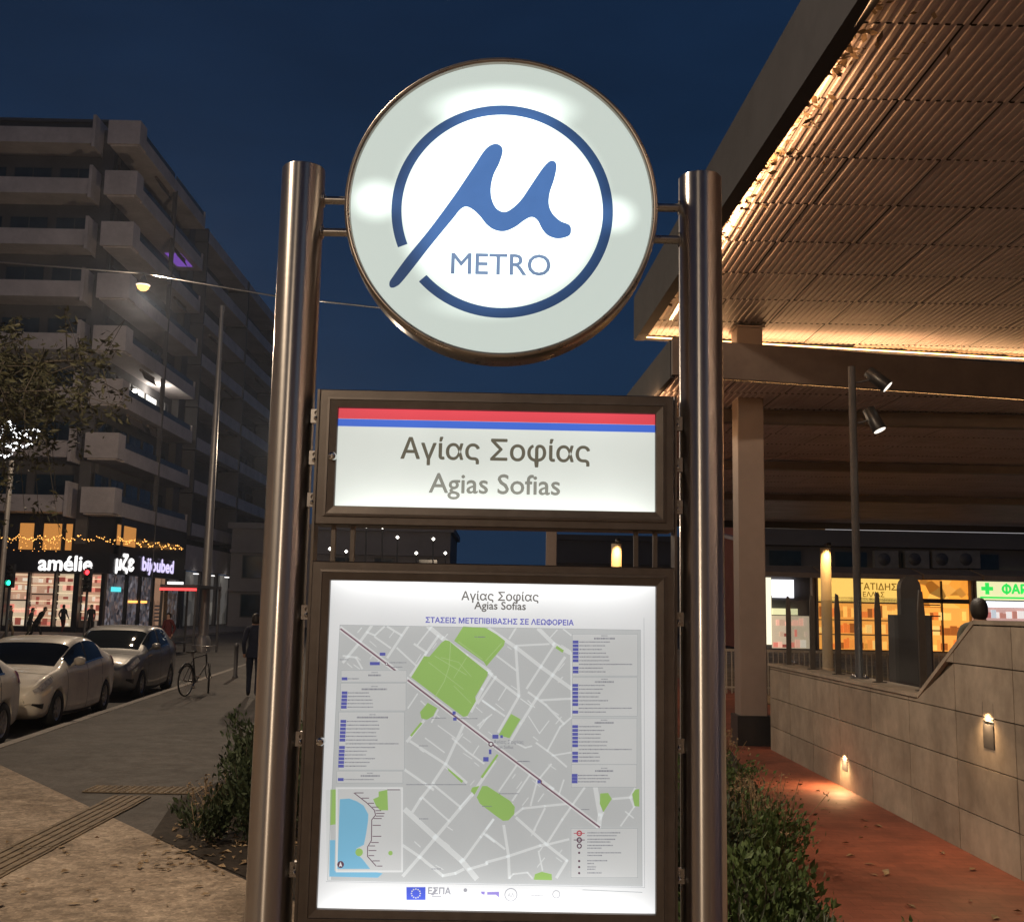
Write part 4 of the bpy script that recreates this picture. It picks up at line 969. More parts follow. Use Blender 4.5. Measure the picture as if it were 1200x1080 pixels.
M['red_set'] = pal('packet_red_', [(0.85, 0.36, 0.28), (1, 0.92, 0.88), (0.7, 0.22, 0.2), (0.95, 0.75, 0.68), (0.6, 0.65, 0.7)], 1.0)
M['back_pink'] = glow('shop_back_pink', (0.72, 0.42, 0.28), 0.55, False); M['back_amber'] = glow('shop_back_amber', (1.0, 0.40, 0.07), 1.1, False); M['back_red'] = glow('shop_back_rose', (0.85, 0.52, 0.46), 0.6, False); M['back_cream'] = glow('shop_back_cream', (0.9, 0.72, 0.5), 0.55, False)  # back panels glow too, the shops' light put into their colour
shop = empty('corner_shop', (-28, 65, 0), 0, 'brightly lit corner shop with white letters, under the apartment block', 'shop')
si = Matrix.Translation((28, -65, 0))
def sp2(mb, name, mat, par=None):
    o = mb.build(name, mat)
    if par is None: o.parent = shop; o.matrix_parent_inverse = si
    else: o.parent = par; o.matrix_parent_inverse = Matrix.Identity(4)
    return o
sp2(MB().box(-75, -24.75, 66.6, 67.0, 4.9, 7.45).box(-25.2, -24.9, 66.6, 81.5, 4.9, 7.45), 'mezzanine_wall', M['fascia_dark'])
sp2(MB().box(-40, -24.80, 64.95, 65.3, 3.72, 5.0).box(-25.1, -24.80, 65.3, 81.0, 3.72, 5.0), 'sign_fascia', M['fascia_dark'])
sp2(MB().box(-60, -25.2, 68.5, 69, 0, 4.9).box(-28.0, -27.6, 69, 81, 0, 4.9), 'back_wall', M['render_dark'])
for (x0, x1, z0, z1, mt) in ((-31.2, -29.9, 0.35, 1.9, 'goods_cream'), (-31.2, -29.85, 1.98, 3.65, 'goods_pink'), (-29.8, -28.25, 0.35, 2.3, 'goods_pink'), (-29.8, -28.25, 2.38, 3.65, 'goods_pink'), (-28.1, -27.0, 0.35, 3.65, 'goods_cream'), (-26.55, -25.35, 0.75, 3.65, 'goods_pink')):
    w = sp2(MB().box(x0, x1, 65.55, 65.60, z0, z1), 'goods_display', M['back_pink' if mt == 'goods_pink' else 'back_cream']); stocked(sp2, 'shelf_goods', x0, x1, 65.50, z0, z1, max(2, int((z1-z0)/0.52)), M['pink_set'], int(-x0*100+z0*10))
    for zz in np.arange(z0+0.5, z1-0.1, 0.52): sp2(MB().box(x0+0.02, x1-0.02, 65.30, 65.54, zz, zz+0.05), 'shelf', M['shelf_lit'], w)
for x in (-31.3, -29.83, -28.18, -26.8, -25.2): sp2(MB().box(x-0.06, x+0.06, 64.98, 65.34, 0, 3.70), 'mullion', M['black'])
sp2(MB().box(-26.95, -26.6, 64.9, 65.3, 0, 3.7), 'door_pier', M['black'])
sp2(MB().box(-31.3, -24.8, 65.0, 65.3, 0, 0.33), 'plinth', M['fascia_dark'])
for (y0, y1, mt) in ((65.6, 68.6, 'goods_cool'), (68.9, 71.2, 'goods_cool'), (71.5, 74.0, 'goods_cool'), (74.3, 77.2, 'poster'), (77.5, 80.5, 'goods_cool')):
    sp2(MB().box(-25.10, -25.05, y0, y1, 0.3, 3.7), 'window_display', M[mt])
    sp2(MB().box(-25.05, -24.85, y1+0.02, y1+0.26, 0, 3.7), 'mullion', M['black'])
sp2(MB().box(-25.04, -24.98, 69.5, 73.2, 1.9, 2.05), 'neon_sign', glow('amber_neon', (1.0, 0.45, 0.1), 2.2, False))
for k in range(5): sp2(MB().box(-25.04, -24.98, 75.0, 76.5, 0.6+0.26*k, 0.72+0.26*k), 'poster_line', M['render_pale'])
sp2(MB().box(-25.04, -24.96, 66.2, 67.8, 2.6, 2.9), 'screen', glow('teal_screen', (0.10, 0.75, 0.8), 1.2, False))
# amber mezzanine windows
for (x0, x1) in ((-31.3, -30.4), (-29.75, -28.6), (-28.3, -27.9)):
    w = sp2(MB().box(x0-.06, x1+.06, 66.52, 66.6, 5.15, 6.95), 'window', M['black']); sp2(MB().box(x0, x1, 66.48, 66.515, 5.2, 6.9), 'pane', M['lit_amber'], w)
w = sp2(MB().box(-24.89, -24.83, 65.9, 69.6, 5.55, 6.95), 'window', M['black']); sp2(MB().box(-24.825, -24.80, 66.0, 69.5, 5.6, 6.9), 'pane', M['lit_amber'], w)
M['letter_white'] = glow('white_sign_letters', (1, 0.97, 0.95), 1.5, False); M['letter_lilac'] = glow('lilac_sign_letters', (0.72, 0.64, 1.0), 1.2, False)
o = text('lettering', 'amélie', M['letter_white'], None, (-27.55, 64.90, 4.30), 3.35, 1, 0.03, 0.03); o.parent = shop; o.matrix_parent_inverse = si
o = text('lettering', 'μζε', M['letter_white'], None, (-24.76, 67.7, 4.42), 3.3, 1, 0.03, 0.05, (math.pi/2, 0, math.pi/2)); o.scale = (1, 0.6, 1); o.parent = shop; o.matrix_parent_inverse = si
o = text('lettering', 'bijoubed', M['letter_lilac'], None, (-24.76, 74.6, 4.45), 7.0, 1, 0.03, 0.04, (math.pi/2, 0, math.pi/2)); o.scale = (1, 0.62, 1); o.parent = shop; o.matrix_parent_inverse = si
# fairy lights looped along the mezzanine
M['fairy'] = glow('fairy_bulb', (1.0, 0.45, 0.10), 2.6, False); M['fairy_white'] = glow('fairy_bulb_white', (0.95, 0.97, 1.0), 5.0, False)
def bulb(mb, p, r):
    x, y, z = p; mb.add([(x-r, y, z), (x, y-r, z), (x+r, y, z), (x, y+r, z), (x, y, z-r), (x, y, z+r)], [(0, 1, 5), (1, 2, 5), (2, 3, 5), (3, 0, 5), (1, 0, 4), (2, 1, 4), (3, 2, 4), (0, 3, 4)])
gar = empty('fairy_light_garland', (-25, 65, 6), 0, 'amber fairy lights strung above the shop sign of the corner shop', 'garland')
gi = Matrix.Translation((25, -65, -6))
mb = MB(); wire = []
for k in range(150):
    t = k/149
    if t < 0.45: p = (-32+t/0.45*7.25, 64.86, 5.85+0.12*math.sin(k*0.55))
    else: p = (-24.7, 64.9+(t-0.45)/0.55*15.0, 5.85+0.12*math.sin(k*0.45)+0.5*(t-0.45))
    wire.append(p); bulb(mb, (p[0]+random.gauss(0, .03), p[1], p[2]+random.gauss(0, .07)), random.uniform(0.03, 0.06))
for k in range(60):
    x = random.uniform(-31.5, -28); z = random.uniform(5.0, 5.9); bulb(mb, (x, 64.86, z), 0.03)
o = mb.build('bulbs', M['fairy']); o.parent = gar; o.matrix_parent_inverse = gi; o['kind'] = 'stuff'
o = MB().tube(wire, 0.012, 4).build('wire', M['black']); o.parent = gar; o.matrix_parent_inverse = gi
# street level of the far wing
wing = empty('far_arcade', (-25, 100, 0), 0, 'dim street front with green shutter beyond the bus shelter', 'shop')
wi = Matrix.Translation((25, -100, 0))
def wg(mb, name, mat):
    o = mb.build(name, mat); o.parent = wing; o.matrix_parent_inverse = wi; return o
wg(MB().box(-25.8, -25.3, 82, 131, 4.6, 6.6), 'fascia', M['render_pale'])
wg(MB().box(-27.6, -27.2, 82, 131, 0, 4.6), 'back_wall', M['render_pale'])
M['shutter'] = surf('green_shutter', (0.02, 0.14, 0.10), 0.5, 0, 0.2, 2, 0.1); M['dim_glass'] = goods('dim_shop_glass', [(0.30, 0.27, 0.24), (0.2, 0.19, 0.18), (0.36, 0.33, 0.28)], 0.8, 0.30)
for i, y0 in enumerate(np.arange(83, 128, 5.0)):
    wg(MB().box(-25.75, -25.35, y0-0.3, y0+0.3, 0, 4.6), 'pier', M['render_dark'])
    wg(MB().box(-25.62, -25.58, y0+0.32, y0+4.68, 0.1, 4.5), 'shop_window', M['shutter'] if i in (4, 5) else M['dim_glass'])
    wg(MB().box(-25.3, -25.0, y0+2.2, y0+2.8, 4.3, 4.38), 'ceiling_lamp', M['letter_white'])
wl = empty('wall_lantern', (-25.25, 105.0, 5.8), 0, 'pair of upright cream tube lamps on the far street front', 'lamp')
M['cream_tube'] = glow('cream_tube', (1.0, 0.82, 0.5), 1.6, False)
for dy in (-1.15, 1.15): MB().box(0.08, 0.2, dy-0.75, dy+0.75, 0, 1.25).build('tube', M['cream_tube'], wl)
MB().box(0, 0.08, -2.2, 2.2, -0.1, 1.35).build('back_plate', M['black'], wl)
# ------------------------------------------------------------------ far buildings across the square
M['far_wall'] = surf('far_render', (0.26, 0.24, 0.24), 0.9, 0, 0.1, 0.3, 0.05, 6); M['far_wall2'] = surf('far_render_dark', (0.10, 0.095, 0.10), 0.9, 0, 0.1, 0.3, 0.05, 6)
M['bulb_w'] = glow('distant_lamp', (1, 0.93, 0.8), 6.0, False)
def far_block(name, label, x0, x1, y, depth, h, st, mat, bays, win_w, lit=()):
    r = empty(name, ((x0+x1)/2, y, 0), 0, label, 'building'); inv = Matrix.Translation((-(x0+x1)/2, -y, 0))
    def c(mb, nm, m_, par=None):
        o = mb.build(nm, m_)
        if par is None: o.parent = r; o.matrix_parent_inverse = inv
        else: o.parent = par
        return o
    c(MB().box(x0, x1, y, y+depth, 0, h), 'wall', mat); c(MB().box(x0-0.3, x1+0.3, y-0.4, y+depth, h, h+0.5), 'roof_slab', mat)
    nf = int((h-0.6)/st)
    for k in range(nf):
        z0 = 0.4+k*st
        c(MB().box(x0, x1, y-0.5, y-0.02, z0+st-0.75, z0+st-0.5), 'ledge', mat)
        for i in range(bays):
            cx = x0+(i+0.5)*(x1-x0)/bays
            w = c(MB().box(cx-win_w/2-0.1, cx+win_w/2+0.1, y-0.05, y-0.002, z0+0.4, z0+st-0.95), 'window', M['win_frame'])
            c(MB().box(cx-win_w/2, cx+win_w/2, y-0.08, y-0.052, z0+0.5, z0+st-1.05), 'pane', M['lit_amber'] if (k, i) in lit else M['win_dark'], w)
    return r, c
far_block('town_house', 'low grey house seen in the gap left of the map top', -24, -4.6, 92, 14, 8.6, 3.4, M['far_wall'], 5, 1.6)
far_block('town_house', 'dark far house behind the amber pillar in the gap', 5.0, 20, 96, 12, 8.4, 3.3, M['far_wall2'], 4, 1.8, {(1, 0), (1, 1)})
far_block('apartment_building', 'broad dark apartment block above the lit shops', 14.2, 48, 57.6, 14, 22, 3.1, M['far_wall2'], 9, 1.8)
brick = empty('red_awning_house', (11, 60, 0), 0, 'reddish low house front beside the square column', 'building')
M['brickish'] = surf('red_render', (0.35, 0.13, 0.09), 0.85, 0, 0.15, 1, 0.1)
MB().box(3.0, 5.6, 0, 8, 0, 7.4).build('wall', M['brickish'], brick)
MB().add([(2.6, -0.6, 6.2), (6.0, -0.6, 7.0), (6.0, 8, 7.2), (2.6, 8, 7.2), (2.6, -0.6, 6.4), (6.0, -0.6, 7.2), (6, 8, 7.4), (2.6, 8, 7.4)], [(3, 2, 1, 0), (4, 5, 6, 7), (0, 1, 5, 4), (1, 2, 6, 5), (2, 3, 7, 6), (3, 0, 4, 7)]).build('roof', M['render_pale'], brick)
MB().box(3.4, 4.2, -0.04, -0.01, 5.4, 6.0).box(4.5, 5.3, -0.04, -0.01, 5.4, 6.0).build('window', M['win_dark'], brick)
for i, (px, py) in enumerate(((429.5, 617), (448.5, 618), (466, 629.5), (508, 631.5), (488, 648), (522, 648), (387, 643), (406, 646))):
    p = at(px, py, 70); r = empty('street_lamp', (p[0], 70, 0), 0, ('tiny far lamp in the gap, ' + ('topmost pair, left one', 'topmost pair, right one', 'left of the middle two', 'right of the middle two', 'lower middle one', 'lowest at the right end', 'far left by the tie bars', 'left, next to the tree')[i]), 'lamp', 'distant street lamps in the gap')
    MB().tube([(0, 0, 0), (0, 0, p[2])], 0.05, 5).build('pole', M['black'], r); mb = MB(); bulb(mb, (0, -0.1, p[2]), 0.12); mb.build('lamp_head', M['bulb_w'], r)
# ------------------------------------------------------------------ lit shops on the right
M['amber_wall'] = goods('amber_shop_wall', [(1.0, 0.42, 0.06), (0.95, 0.34, 0.04), (1.0, 0.50, 0.10)], 1.5, 1.15)
M['amber_goods'] = goods('amber_goods', [(1.0, 0.36, 0.05), (0.75, 0.16, 0.03), (1.0, 0.55, 0.14), (0.9, 0.28, 0.05), (0.4, 0.10, 0.02)], 6.0, 1.25)
M['yellow_sign'] = glow('yellow_sign_board', (1.0, 0.62, 0.14), 1.05, False); M['sign_ink'] = glow('sign_ink_brown', (0.42, 0.22, 0.03), 0.5, False)
M['green_sign'] = glow('green_sign_letters', (0.04, 0.85, 0.12), 0.95, False); M['cream_sign'] = glow('cream_sign_board', (0.95, 0.9, 0.5), 0.95, False)
M['cool_lit'] = glow('white_shop_light', (0.92, 0.93, 1.0), 1.8, False); M['goods_red'] = goods('pharmacy_goods', [(0.8, 0.3, 0.22), (0.95, 0.85, 0.8), (0.7, 0.25, 0.2), (0.9, 0.6, 0.5), (1, 1, 1)], 5.0, 0.8)
M['awning'] = surf('tan_awning', (0.30, 0.22, 0.16), 0.85, 0, 0.12, 2, 0.1)
def shopfront(label, x0, x1, y=56.9):
    r = empty('shopfront', ((x0+x1)/2, y, 0), 0, label, 'shop'); inv = Matrix.Translation((-(x0+x1)/2, -y, 0))
    def c(mb, nm, m_):
        o = mb.build(nm, m_); o.parent = r; o.matrix_parent_inverse = inv; return o
    c(MB().add([(x0, y-1.3, 4.05), (x1, y-1.3, 3.98), (x1, y+0.5, 4.5), (x0, y+0.5, 4.5), (x0, y-1.3, 4.3), (x1, y-1.3, 4.25), (x1, y+0.5, 4.7), (x0, y+0.5, 4.7)], [(3, 2, 1, 0), (4, 5, 6, 7), (0, 1, 5, 4), (1, 2, 6, 5), (2, 3, 7, 6), (3, 0, 4, 7)]), 'awning', M['awning'])
    c(MB().box(x0, x1, y+0.4, y+0.6, 0, 4.1), 'back_wall', M['far_wall2'])
    for x in (x0+0.05, x1-0.05): c(MB().box(x-0.06, x+0.06, y-0.1, y+0.4, 0, 4.1), 'jamb', M['awning'])
    return r, c
r, c = shopfront('orange lit food shop with yellow name board, behind the spotlight mast', 17.6, 23.1)
c(MB().box(17.75, 23.0, 57.2, 57.29, 0.1, 2.7), 'goods_display', M['back_amber']); stocked(c, 'shelf_goods', 17.8, 22.95, 57.18, 0.1, 2.7, 3, M['amber_set'], 5); c(MB().box(17.75, 23.0, 57.1, 57.29, 2.75, 4.05), 'name_board', M['yellow_sign'])
for zz in (0.9, 1.7, 2.66): c(MB().box(17.8, 22.9, 56.9, 57.18, zz, zz+0.06), 'shelf', M['awning'])
o = text('lettering', 'ΓΑΤΙΔΗΣ', M['sign_ink'], None, (21.15, 57.06, 3.62), 2.1, 1, 0.02, 0.02); o.parent = r; o.matrix_parent_inverse = Matrix.Translation((-20.35, -56.9, 0))
o = text('lettering', 'ΕΛΛΑΣ', M['sign_ink'], None, (20.9, 57.06, 3.18), 1.2, 1, 0.02, 0.02); o.parent = r; o.matrix_parent_inverse = Matrix.Translation((-20.35, -56.9, 0))
r, c = shopfront('deep orange shop bay without a name board', 23.2, 26.4)
c(MB().box(23.3, 26.3, 57.2, 57.29, 2.5, 4.05), 'wall_panel', M['amber_wall']); c(MB().box(23.3, 26.3, 57.2, 57.29, 0.1, 2.5), 'goods_display', M['back_amber']); stocked(c, 'shelf_goods', 23.3, 26.2, 57.18, 0.1, 2.6, 3, M['amber_set'], 6)
c(MB().box(24.68, 24.74, 56.95, 57.15, 0.1, 4.0), 'door_frame', M['black'])
for zz in (1.2, 2.0, 2.62): c(MB().box(23.3, 24.6, 57.0, 57.18, zz, zz+0.07), 'shelf', M['awning'])
r, c = shopfront('pharmacy with green letters on a cream board', 26.5, 32.5)
c(MB().box(26.6, 32.4, 57.1, 57.29, 3.0, 4.02), 'name_board', M['cream_sign']); c(MB().box(26.9, 32.4, 57.0, 57.2, 2.6, 2.92), 'light_box', M['cool_lit']); c(MB().box(26.8, 32.4, 57.2, 57.29, 0.1, 2.58), 'goods_display', M['back_red']); stocked(c, 'shelf_goods', 26.9, 32.3, 57.18, 0.1, 2.55, 4, M['red_set'], 7)
o = text('lettering', 'ΦΑΡΜΑΚΕΙΟ', M['green_sign'], None, (30.2, 57.06, 3.62), 4.1, 1, 0.02, 0.05); o.parent = r; o.matrix_parent_inverse = Matrix.Translation((-29.5, -56.9, 0))
c(MB().box(27.2, 27.4, 57.0, 57.08, 3.3, 3.95).box(26.98, 27.19, 57.0, 57.08, 3.52, 3.73).box(27.41, 27.62, 57.0, 57.08, 3.52, 3.73), 'green_cross', M['green_sign']); c(MB().box(26.9, 32.4, 57.0, 57.08, 3.08, 3.18), 'green_line', M['green_sign'])
r, c = shopfront('small white lit kiosk shop beside the square column', 13.6, 17.5)
c(MB().box(14.6, 15.1, 56.9, 57.2, 0.3, 4.0), 'light_column', glow('kiosk_light', (1.0, 0.9, 0.65), 1.3, False)); c(MB().box(15.2, 16.4, 57.0, 57.25, 2.9, 3.9), 'name_board', M['cool_lit']); c(MB().box(15.2, 16.6, 57.0, 57.25, 1.95, 2.3), 'counter_light', M['cream_sign'])
c(MB().box(15.2, 17.3, 57.2, 57.29, 0.1, 1.9), 'goods_display', M['back_cream']); stocked(c, 'shelf_goods', 15.2, 17.2, 57.18, 0.1, 1.9, 3, M['pink_set'], 9)
for i, px in enumerate((1040, 1076, 1108, 1136)):
    p = at(px, 655, 57); o = link('air_conditioner', acm, None, (p[0], 57.3, p[2]-0.5)); o.scale = (1.5, 1, 1.5)
    tag(o, ('grey air conditioner nearest the spotlight mast', 'air conditioner above the joint of the orange shops', 'air conditioner above the deep orange bay', 'air conditioner next to the pharmacy board')[i]+', on the dark facade', 'air conditioner', 'air conditioners on the dark facade')

# blocks along the near side of the street and behind the viewer (they stand in the cars' and posts' reflections)
lb = empty('street_block', (-25.5, 5, 0), R(90), 'long block across the road, left of the view', 'building')
MB().box(-36, 34, 0, 14, 0, 20).build('wall', M['render_pale'], lb)
for k in range(6):
    for i in range(14):
        w = MB().box(-34+i*4.9, -31.4+i*4.9, -0.08, -0.01, 0.8+k*3.2, 2.9+k*3.2).build('window', M['win_frame'], lb); MB().box(-33.9+i*4.9, -31.5+i*4.9, -0.12, -0.085, 0.9+k*3.2, 2.8+k*3.2).build('pane', M['lit_amber'] if (k == 0 or (i*7+k*3) % 11 == 0) else M['win_dark'], w)
sb2 = empty('street_block', (4, -34, 0), R(180), 'block with lit shop windows behind the viewer', 'building')
MB().box(-34, 26, 0, 14, 0, 21).build('wall', M['render_pale'], sb2)
for k in range(6):
    for i in range(12):
        w = MB().box(-32+i*4.9, -29.4+i*4.9, -0.08, -0.01, 0.8+k*3.2, 2.9+k*3.2).build('window', M['win_frame'], sb2); MB().box(-31.9+i*4.9, -29.5+i*4.9, -0.12, -0.085, 0.9+k*3.2, 2.8+k*3.2).build('pane', M['lit_amber'] if (k == 0 or (i*5+k*3) % 9 == 0) else M['win_dark'], w)
# ------------------------------------------------------------------ street lamps hung over the road (the road's own light)
M['lamp_hot'], t = new_mat('sodium_lamp_glass')
em = t.n('ShaderNodeEmission'); em.inputs[0].default_value = (1.0, 0.52, 0.13, 1); em.inputs[1].default_value = 2.8; t.l(em.outputs[0], t.out.inputs[0]); M['lamp_hot'].cycles.emission_sampling = 'NONE'
SODIUM = (1.0, 0.77, 0.54)
STREET_W = 2300
def hung_lamp(x, y, z, label, power):
    r = empty('hanging_street_lamp', (x, y, z), 0, label, 'street lamp', 'lamps hung over the road')
    MB().lathe([(0.0, 0.28), (0.05, 0.27), (0.08, 0.18), (0.18, 0.06), (0.19, 0.02), (0.17, 0.0)], 20).build('housing', M['darkgrey'], r)
    MB().lathe([(0.165, 0.0), (0.14, -0.08), (0.08, -0.13), (0.0, -0.14)], 20).build('lamp_glass', M['lamp_hot'], r)
    MB().tube([(0, 0, 0.27), (0, 0, 0.36)], 0.02, 6).build('hanger', M['darkgrey'], r)
    point('street_light', (0, 0, -0.45), power, SODIUM, 0.25, r)
    sp = [(-14+x/10+k*1.0 - x, 0) for k in range(2)]
    return r
hung_lamp(-9.83, 25.0, 10.45, 'glowing amber lamp hanging from the cable in front of the apartment block', STREET_W)
hung_lamp(-10.5, 50.0, 10.4, 'second lamp hung over the road, hidden behind the steel post', STREET_W)
hung_lamp(-4.6, 1.5, 10.4, 'lamp hung over the road beside the metro sign, left of the view', STREET_W*1.3)
hung_lamp(-7.5, -22.0, 10.4, 'lamp hung over the road behind the viewer', STREET_W)
cb = MB().tube([(-40, 25, 14.2), (-26, 25, 12.5), (-13.73, 25, 11.02), (-9.83, 25, 10.80), (-6.3, 25, 10.25), (-3.5, 25, 9.98), (2.0, 25, 9.6)], 0.022, 6).build('cable', M['steel_plain'])
tag(cb, 'thin cable stretched across the street, carrying the amber lamp', 'cable')
tall = empty('lamp_mast', (-13.02, 44.5, -0.13), 0, 'tall grey tapering street mast beyond the parked cars', 'street lamp')
M['mast'] = surf('galvanised', (0.32, 0.31, 0.30), 0.45, 0.6, 0.1, 2, 0.05)
MB().tube([(0, 0, 0), (0, 0, 7), (0, 0, 15.4)], [0.24, 0.17, 0.09], 12).build('mast', M['mast'], tall)
MB().lathe([(0.36, 0), (0.36, 0.5), (0.26, 0.7)], 12).build('base_sleeve', M['mast'], tall)
MB().tube([(0, 0, 15.3), (0, 0, 15.6)], 0.12, 8).build('finial', M['mast'], tall)

# ------------------------------------------------------------------ cars
def catmull(xs, ys):
    xs = np.array(xs, float); ys = np.array(ys, float)
    m = np.gradient(ys, xs)
    def f(x):
        x = np.clip(x, xs[0], xs[-1]); i = np.clip(np.searchsorted(xs, x)-1, 0, len(xs)-2)
        h = xs[i+1]-xs[i]; t = (x-xs[i])/h
        return (2*t**3-3*t**2+1)*ys[i]+(t**3-2*t**2+t)*h*m[i]+(-2*t**3+3*t**2)*ys[i+1]+(t**3-t**2)*h*m[i+1]
    return f
def car_glass():
    m, t = new_mat('car_glass'); t.bsdf(Base_Color=(0.012, 0.014, 0.014), Roughness=0.05, Specular_IOR_Level=0.32); return m
M['car_glass'] = car_glass()
def car_paint(name, col, metal):
    m, t = new_mat(name); n = t.noise(3, 4, 0.6, t.objco()); c = t.ramp(n, [(0.3, tuple(x*0.82 for x in col)), (0.7, col)])
    t.bsdf(Base_Color=c, Roughness=0.45, Metallic=metal, Coat_Weight=0.6, Coat_Roughness=0.05); return m
M['car_white'] = car_paint('white_car_paint', (0.86, 0.80, 0.67), 0.0); M['car_silver'] = car_paint('silver_car_paint', (0.27, 0.27, 0.265), 0.6)
M['tail_red'] = surf('tail_lamp_red', (0.35, 0.02, 0.015), 0.15, 0, 0.1, 8, 0, coat=0.5); M['headlamp'] = surf('headlamp_lens', (0.62, 0.60, 0.55), 0.25, 0.25, 0.35, 18, 0.8, 30, 0.01)
M['rim'] = surf('alloy_rim', (0.42, 0.42, 0.42), 0.35, 0.8, 0.1, 8, 0); M['seam'] = surf('panel_gap', (0.01, 0.01, 0.01), 0.8, 0, 0, 4, 0)
def make_car(label, Lc, Wd, H, axles, paint, kind, loc, rz):
    root = empty('parked_car', loc, rz, label, 'car', 'cars parked along the kerb')
    hw = Wd/2; a = H/1.48
    if kind == 'hatch':
        top = catmull([0, .06, .25, .7, 1.12, 1.5, 1.95, 2.5, 3.1, 3.6, 3.95, Lc-.18, Lc-.04, Lc], np.array([.60, .68, .79, .92, 1.0, 1.2, 1.40, 1.475, 1.45, 1.36, 1.22, 1.02, .82, .70])*a)
        ws = (1.16, 1.86); rw = (3.72, 4.12); s1 = (1.42, 2.36); s2 = (2.44, 3.40)
    else:
        top = catmull([0, .06, .25, .7, 1.10, 1.5, 1.85, 2.3, 3.1, 3.7, 4.05, Lc-.12, Lc-.03, Lc], np.array([.66, .76, .88, .99, 1.06, 1.32, 1.50, 1.56, 1.55, 1.48, 1.32, 1.02, .86, .76])*H/1.56)
        ws = (1.13, 1.76); rw = (3.9, 4.25); s1 = (1.36, 2.28); s2 = (2.36, 3.30)
    wid = catmull([0, .1, .35, .8, 1.5, 3.0, Lc-.5, Lc-.12, Lc], np.array([.70, .84, .93, .985, 1.0, 1.0, .965, .88, .76])*hw)
    belt = catmull([0, .7, 1.2, 2.4, 3.5, Lc], np.array([.62, .84, .93, .97, 1.02, .98])*a)
    wr = catmull([0, 1.2, 1.9, 3.0, 3.9, Lc], np.array([.62, .66, .70, .69, .62, .55])*hw/0.9)
    bot = catmull([0, .2, .6, Lc-.6, Lc-.15, Lc], [.30, .21, .18, .18, .24, .34])
    def section(x):
        b, w, T, r_ = float(bot(x)), float(wid(x)), float(top(x)), float(wr(x)); bl_ = min(float(belt(x)), T-0.045)
        g = min(1, max(0, (T-float(belt(x)))/0.30)); g = g*g*(3-2*g)
        low = [(0, b), (.72*w, b), (.92*w, b+.05), (.985*w, b+.17), (w, lerp(b, bl_, .55)), (.985*w, lerp(b, bl_, .85)), (.945*w, bl_)]
        hood = [(.89*w, T-.022), (.76*w, T-.006), (.42*w, T+.004), (0, T+.008)]
        gh = [(lerp(.92*w, r_, .45), lerp(bl_, T, .52)), (r_*.985, T-.075), (r_*.72, T-.015), (0, T)]
        return np.array(low+[(lerp(p[0], q[0], g), lerp(p[1], q[1], g)) for p, q in zip(hood, gh)])
    def S(x, t):
        """surface point; t runs 0 (under the car) .. 10 (roof middle)"""
        C_ = section(x); n = len(C_); i = min(int(t), n-2); f = t-i
        p1, p2 = C_[i], C_[i+1]; p0 = C_[i-1] if i > 0 else np.array([-C_[1][0], C_[1][1]]); p3 = C_[i+2] if i+2 < n else np.array([-C_[n-2][0], C_[n-2][1]])
        q = 0.5*((2*p1)+(-p0+p2)*f+(2*p0-5*p1+4*p2-p3)*f*f+(-p0+3*p1-3*p2+p3)*f**3)
        return np.array([x, q[0], q[1]])
    ts = np.concatenate([np.linspace(0, 10, 34)]); xs = np.concatenate([np.linspace(0, .3, 7), np.linspace(.36, Lc-.3, 46), np.linspace(Lc-.25, Lc, 6)])
    V = []; Fc = []; nt_ = len(ts); ringn = 2*(nt_-1)
    for x in xs:
        h = [S(x, t) for t in ts]; V += [tuple(p) for p in h]+[(p[0], -p[1], p[2]) for p in h[-2:0:-1]]
    for i in range(len(xs)-1):
        for k in range(ringn): Fc.append((i*ringn+k, (i+1)*ringn+k, (i+1)*ringn+(k+1) % ringn, i*ringn+(k+1) % ringn))
    Fc.append(tuple(range(ringn))); e_ = (len(xs)-1)*ringn; Fc.append(tuple(range(e_+ringn-1, e_-1, -1)))
    mb = MB(); mb.add(V, Fc, True); o = mb.build('body', paint)
    cut = MB()
    for xw in axles:
        for s in (-1, 1): cut.lathe([(0.0, -0.13), (0.345, -0.13), (0.345, 0.13), (0.0, 0.13)], 28, 'y', (xw, s*(hw-0.06), 0.31))
    co_ = cut.build('cutter', M['black'])
    bo = o.modifiers.new('arches', 'BOOLEAN'); bo.object = co_; bo.operation = 'DIFFERENCE'; bo.solver = 'EXACT'
    me = bake(o); bpy.data.objects.remove(o); bpy.data.objects.remove(co_)
    body = link('body', me, root)
    for p in me.polygons: p.use_smooth = True
    if not me.materials: me.materials.append(paint)
    def patch(fx, name, mat, n=(9, 7), off=0.006, mirror=False, par=None):
        mbp = MB()
        for s in ((1, -1) if mirror else (1,)):
            vs = []
            for i in range(n[0]):
                for j in range(n[1]):
                    x, t = fx(i/(n[0]-1), j/(n[1]-1)); sg = s
                    if t > 10: t = 20-t; sg = -s
                    p = S(x, t); dx = S(min(x+.02, Lc), t)-S(max(x-.02, 0), t); dt = S(x, min(t+.05, 10))-S(x, max(t-.05, 0))
                    nn = np.cross(dt, dx); nn = nn/(np.linalg.norm(nn)+1e-9)
                    if nn[1]*1 < -0.2: nn = -nn
                    if t > 8.5 and nn[2] < 0: nn = -nn
                    p = p+nn*off; vs.append((p[0], p[1]*sg, p[2]))
            mbp.add(vs, [(i*n[1]+j, (i+1)*n[1]+j, (i+1)*n[1]+j+1, i*n[1]+j+1) for i in range(n[0]-1) for j in range(n[1]-1)], True)
            if mirror: o_ = mbp.build(name, mat, par or root); mbp = MB()
        if not mirror: return mbp.build(name, mat, par or root)
        return o_
    patch(lambda u, v: (lerp(ws[0], ws[1], u), lerp(8.0, 12.0, v)), 'windscreen', M['car_glass'], (9, 15))
    patch(lambda u, v: (lerp(rw[0], rw[1], u), lerp(8.25, 11.75, v)), 'rear_window', M['car_glass'], (9, 13))
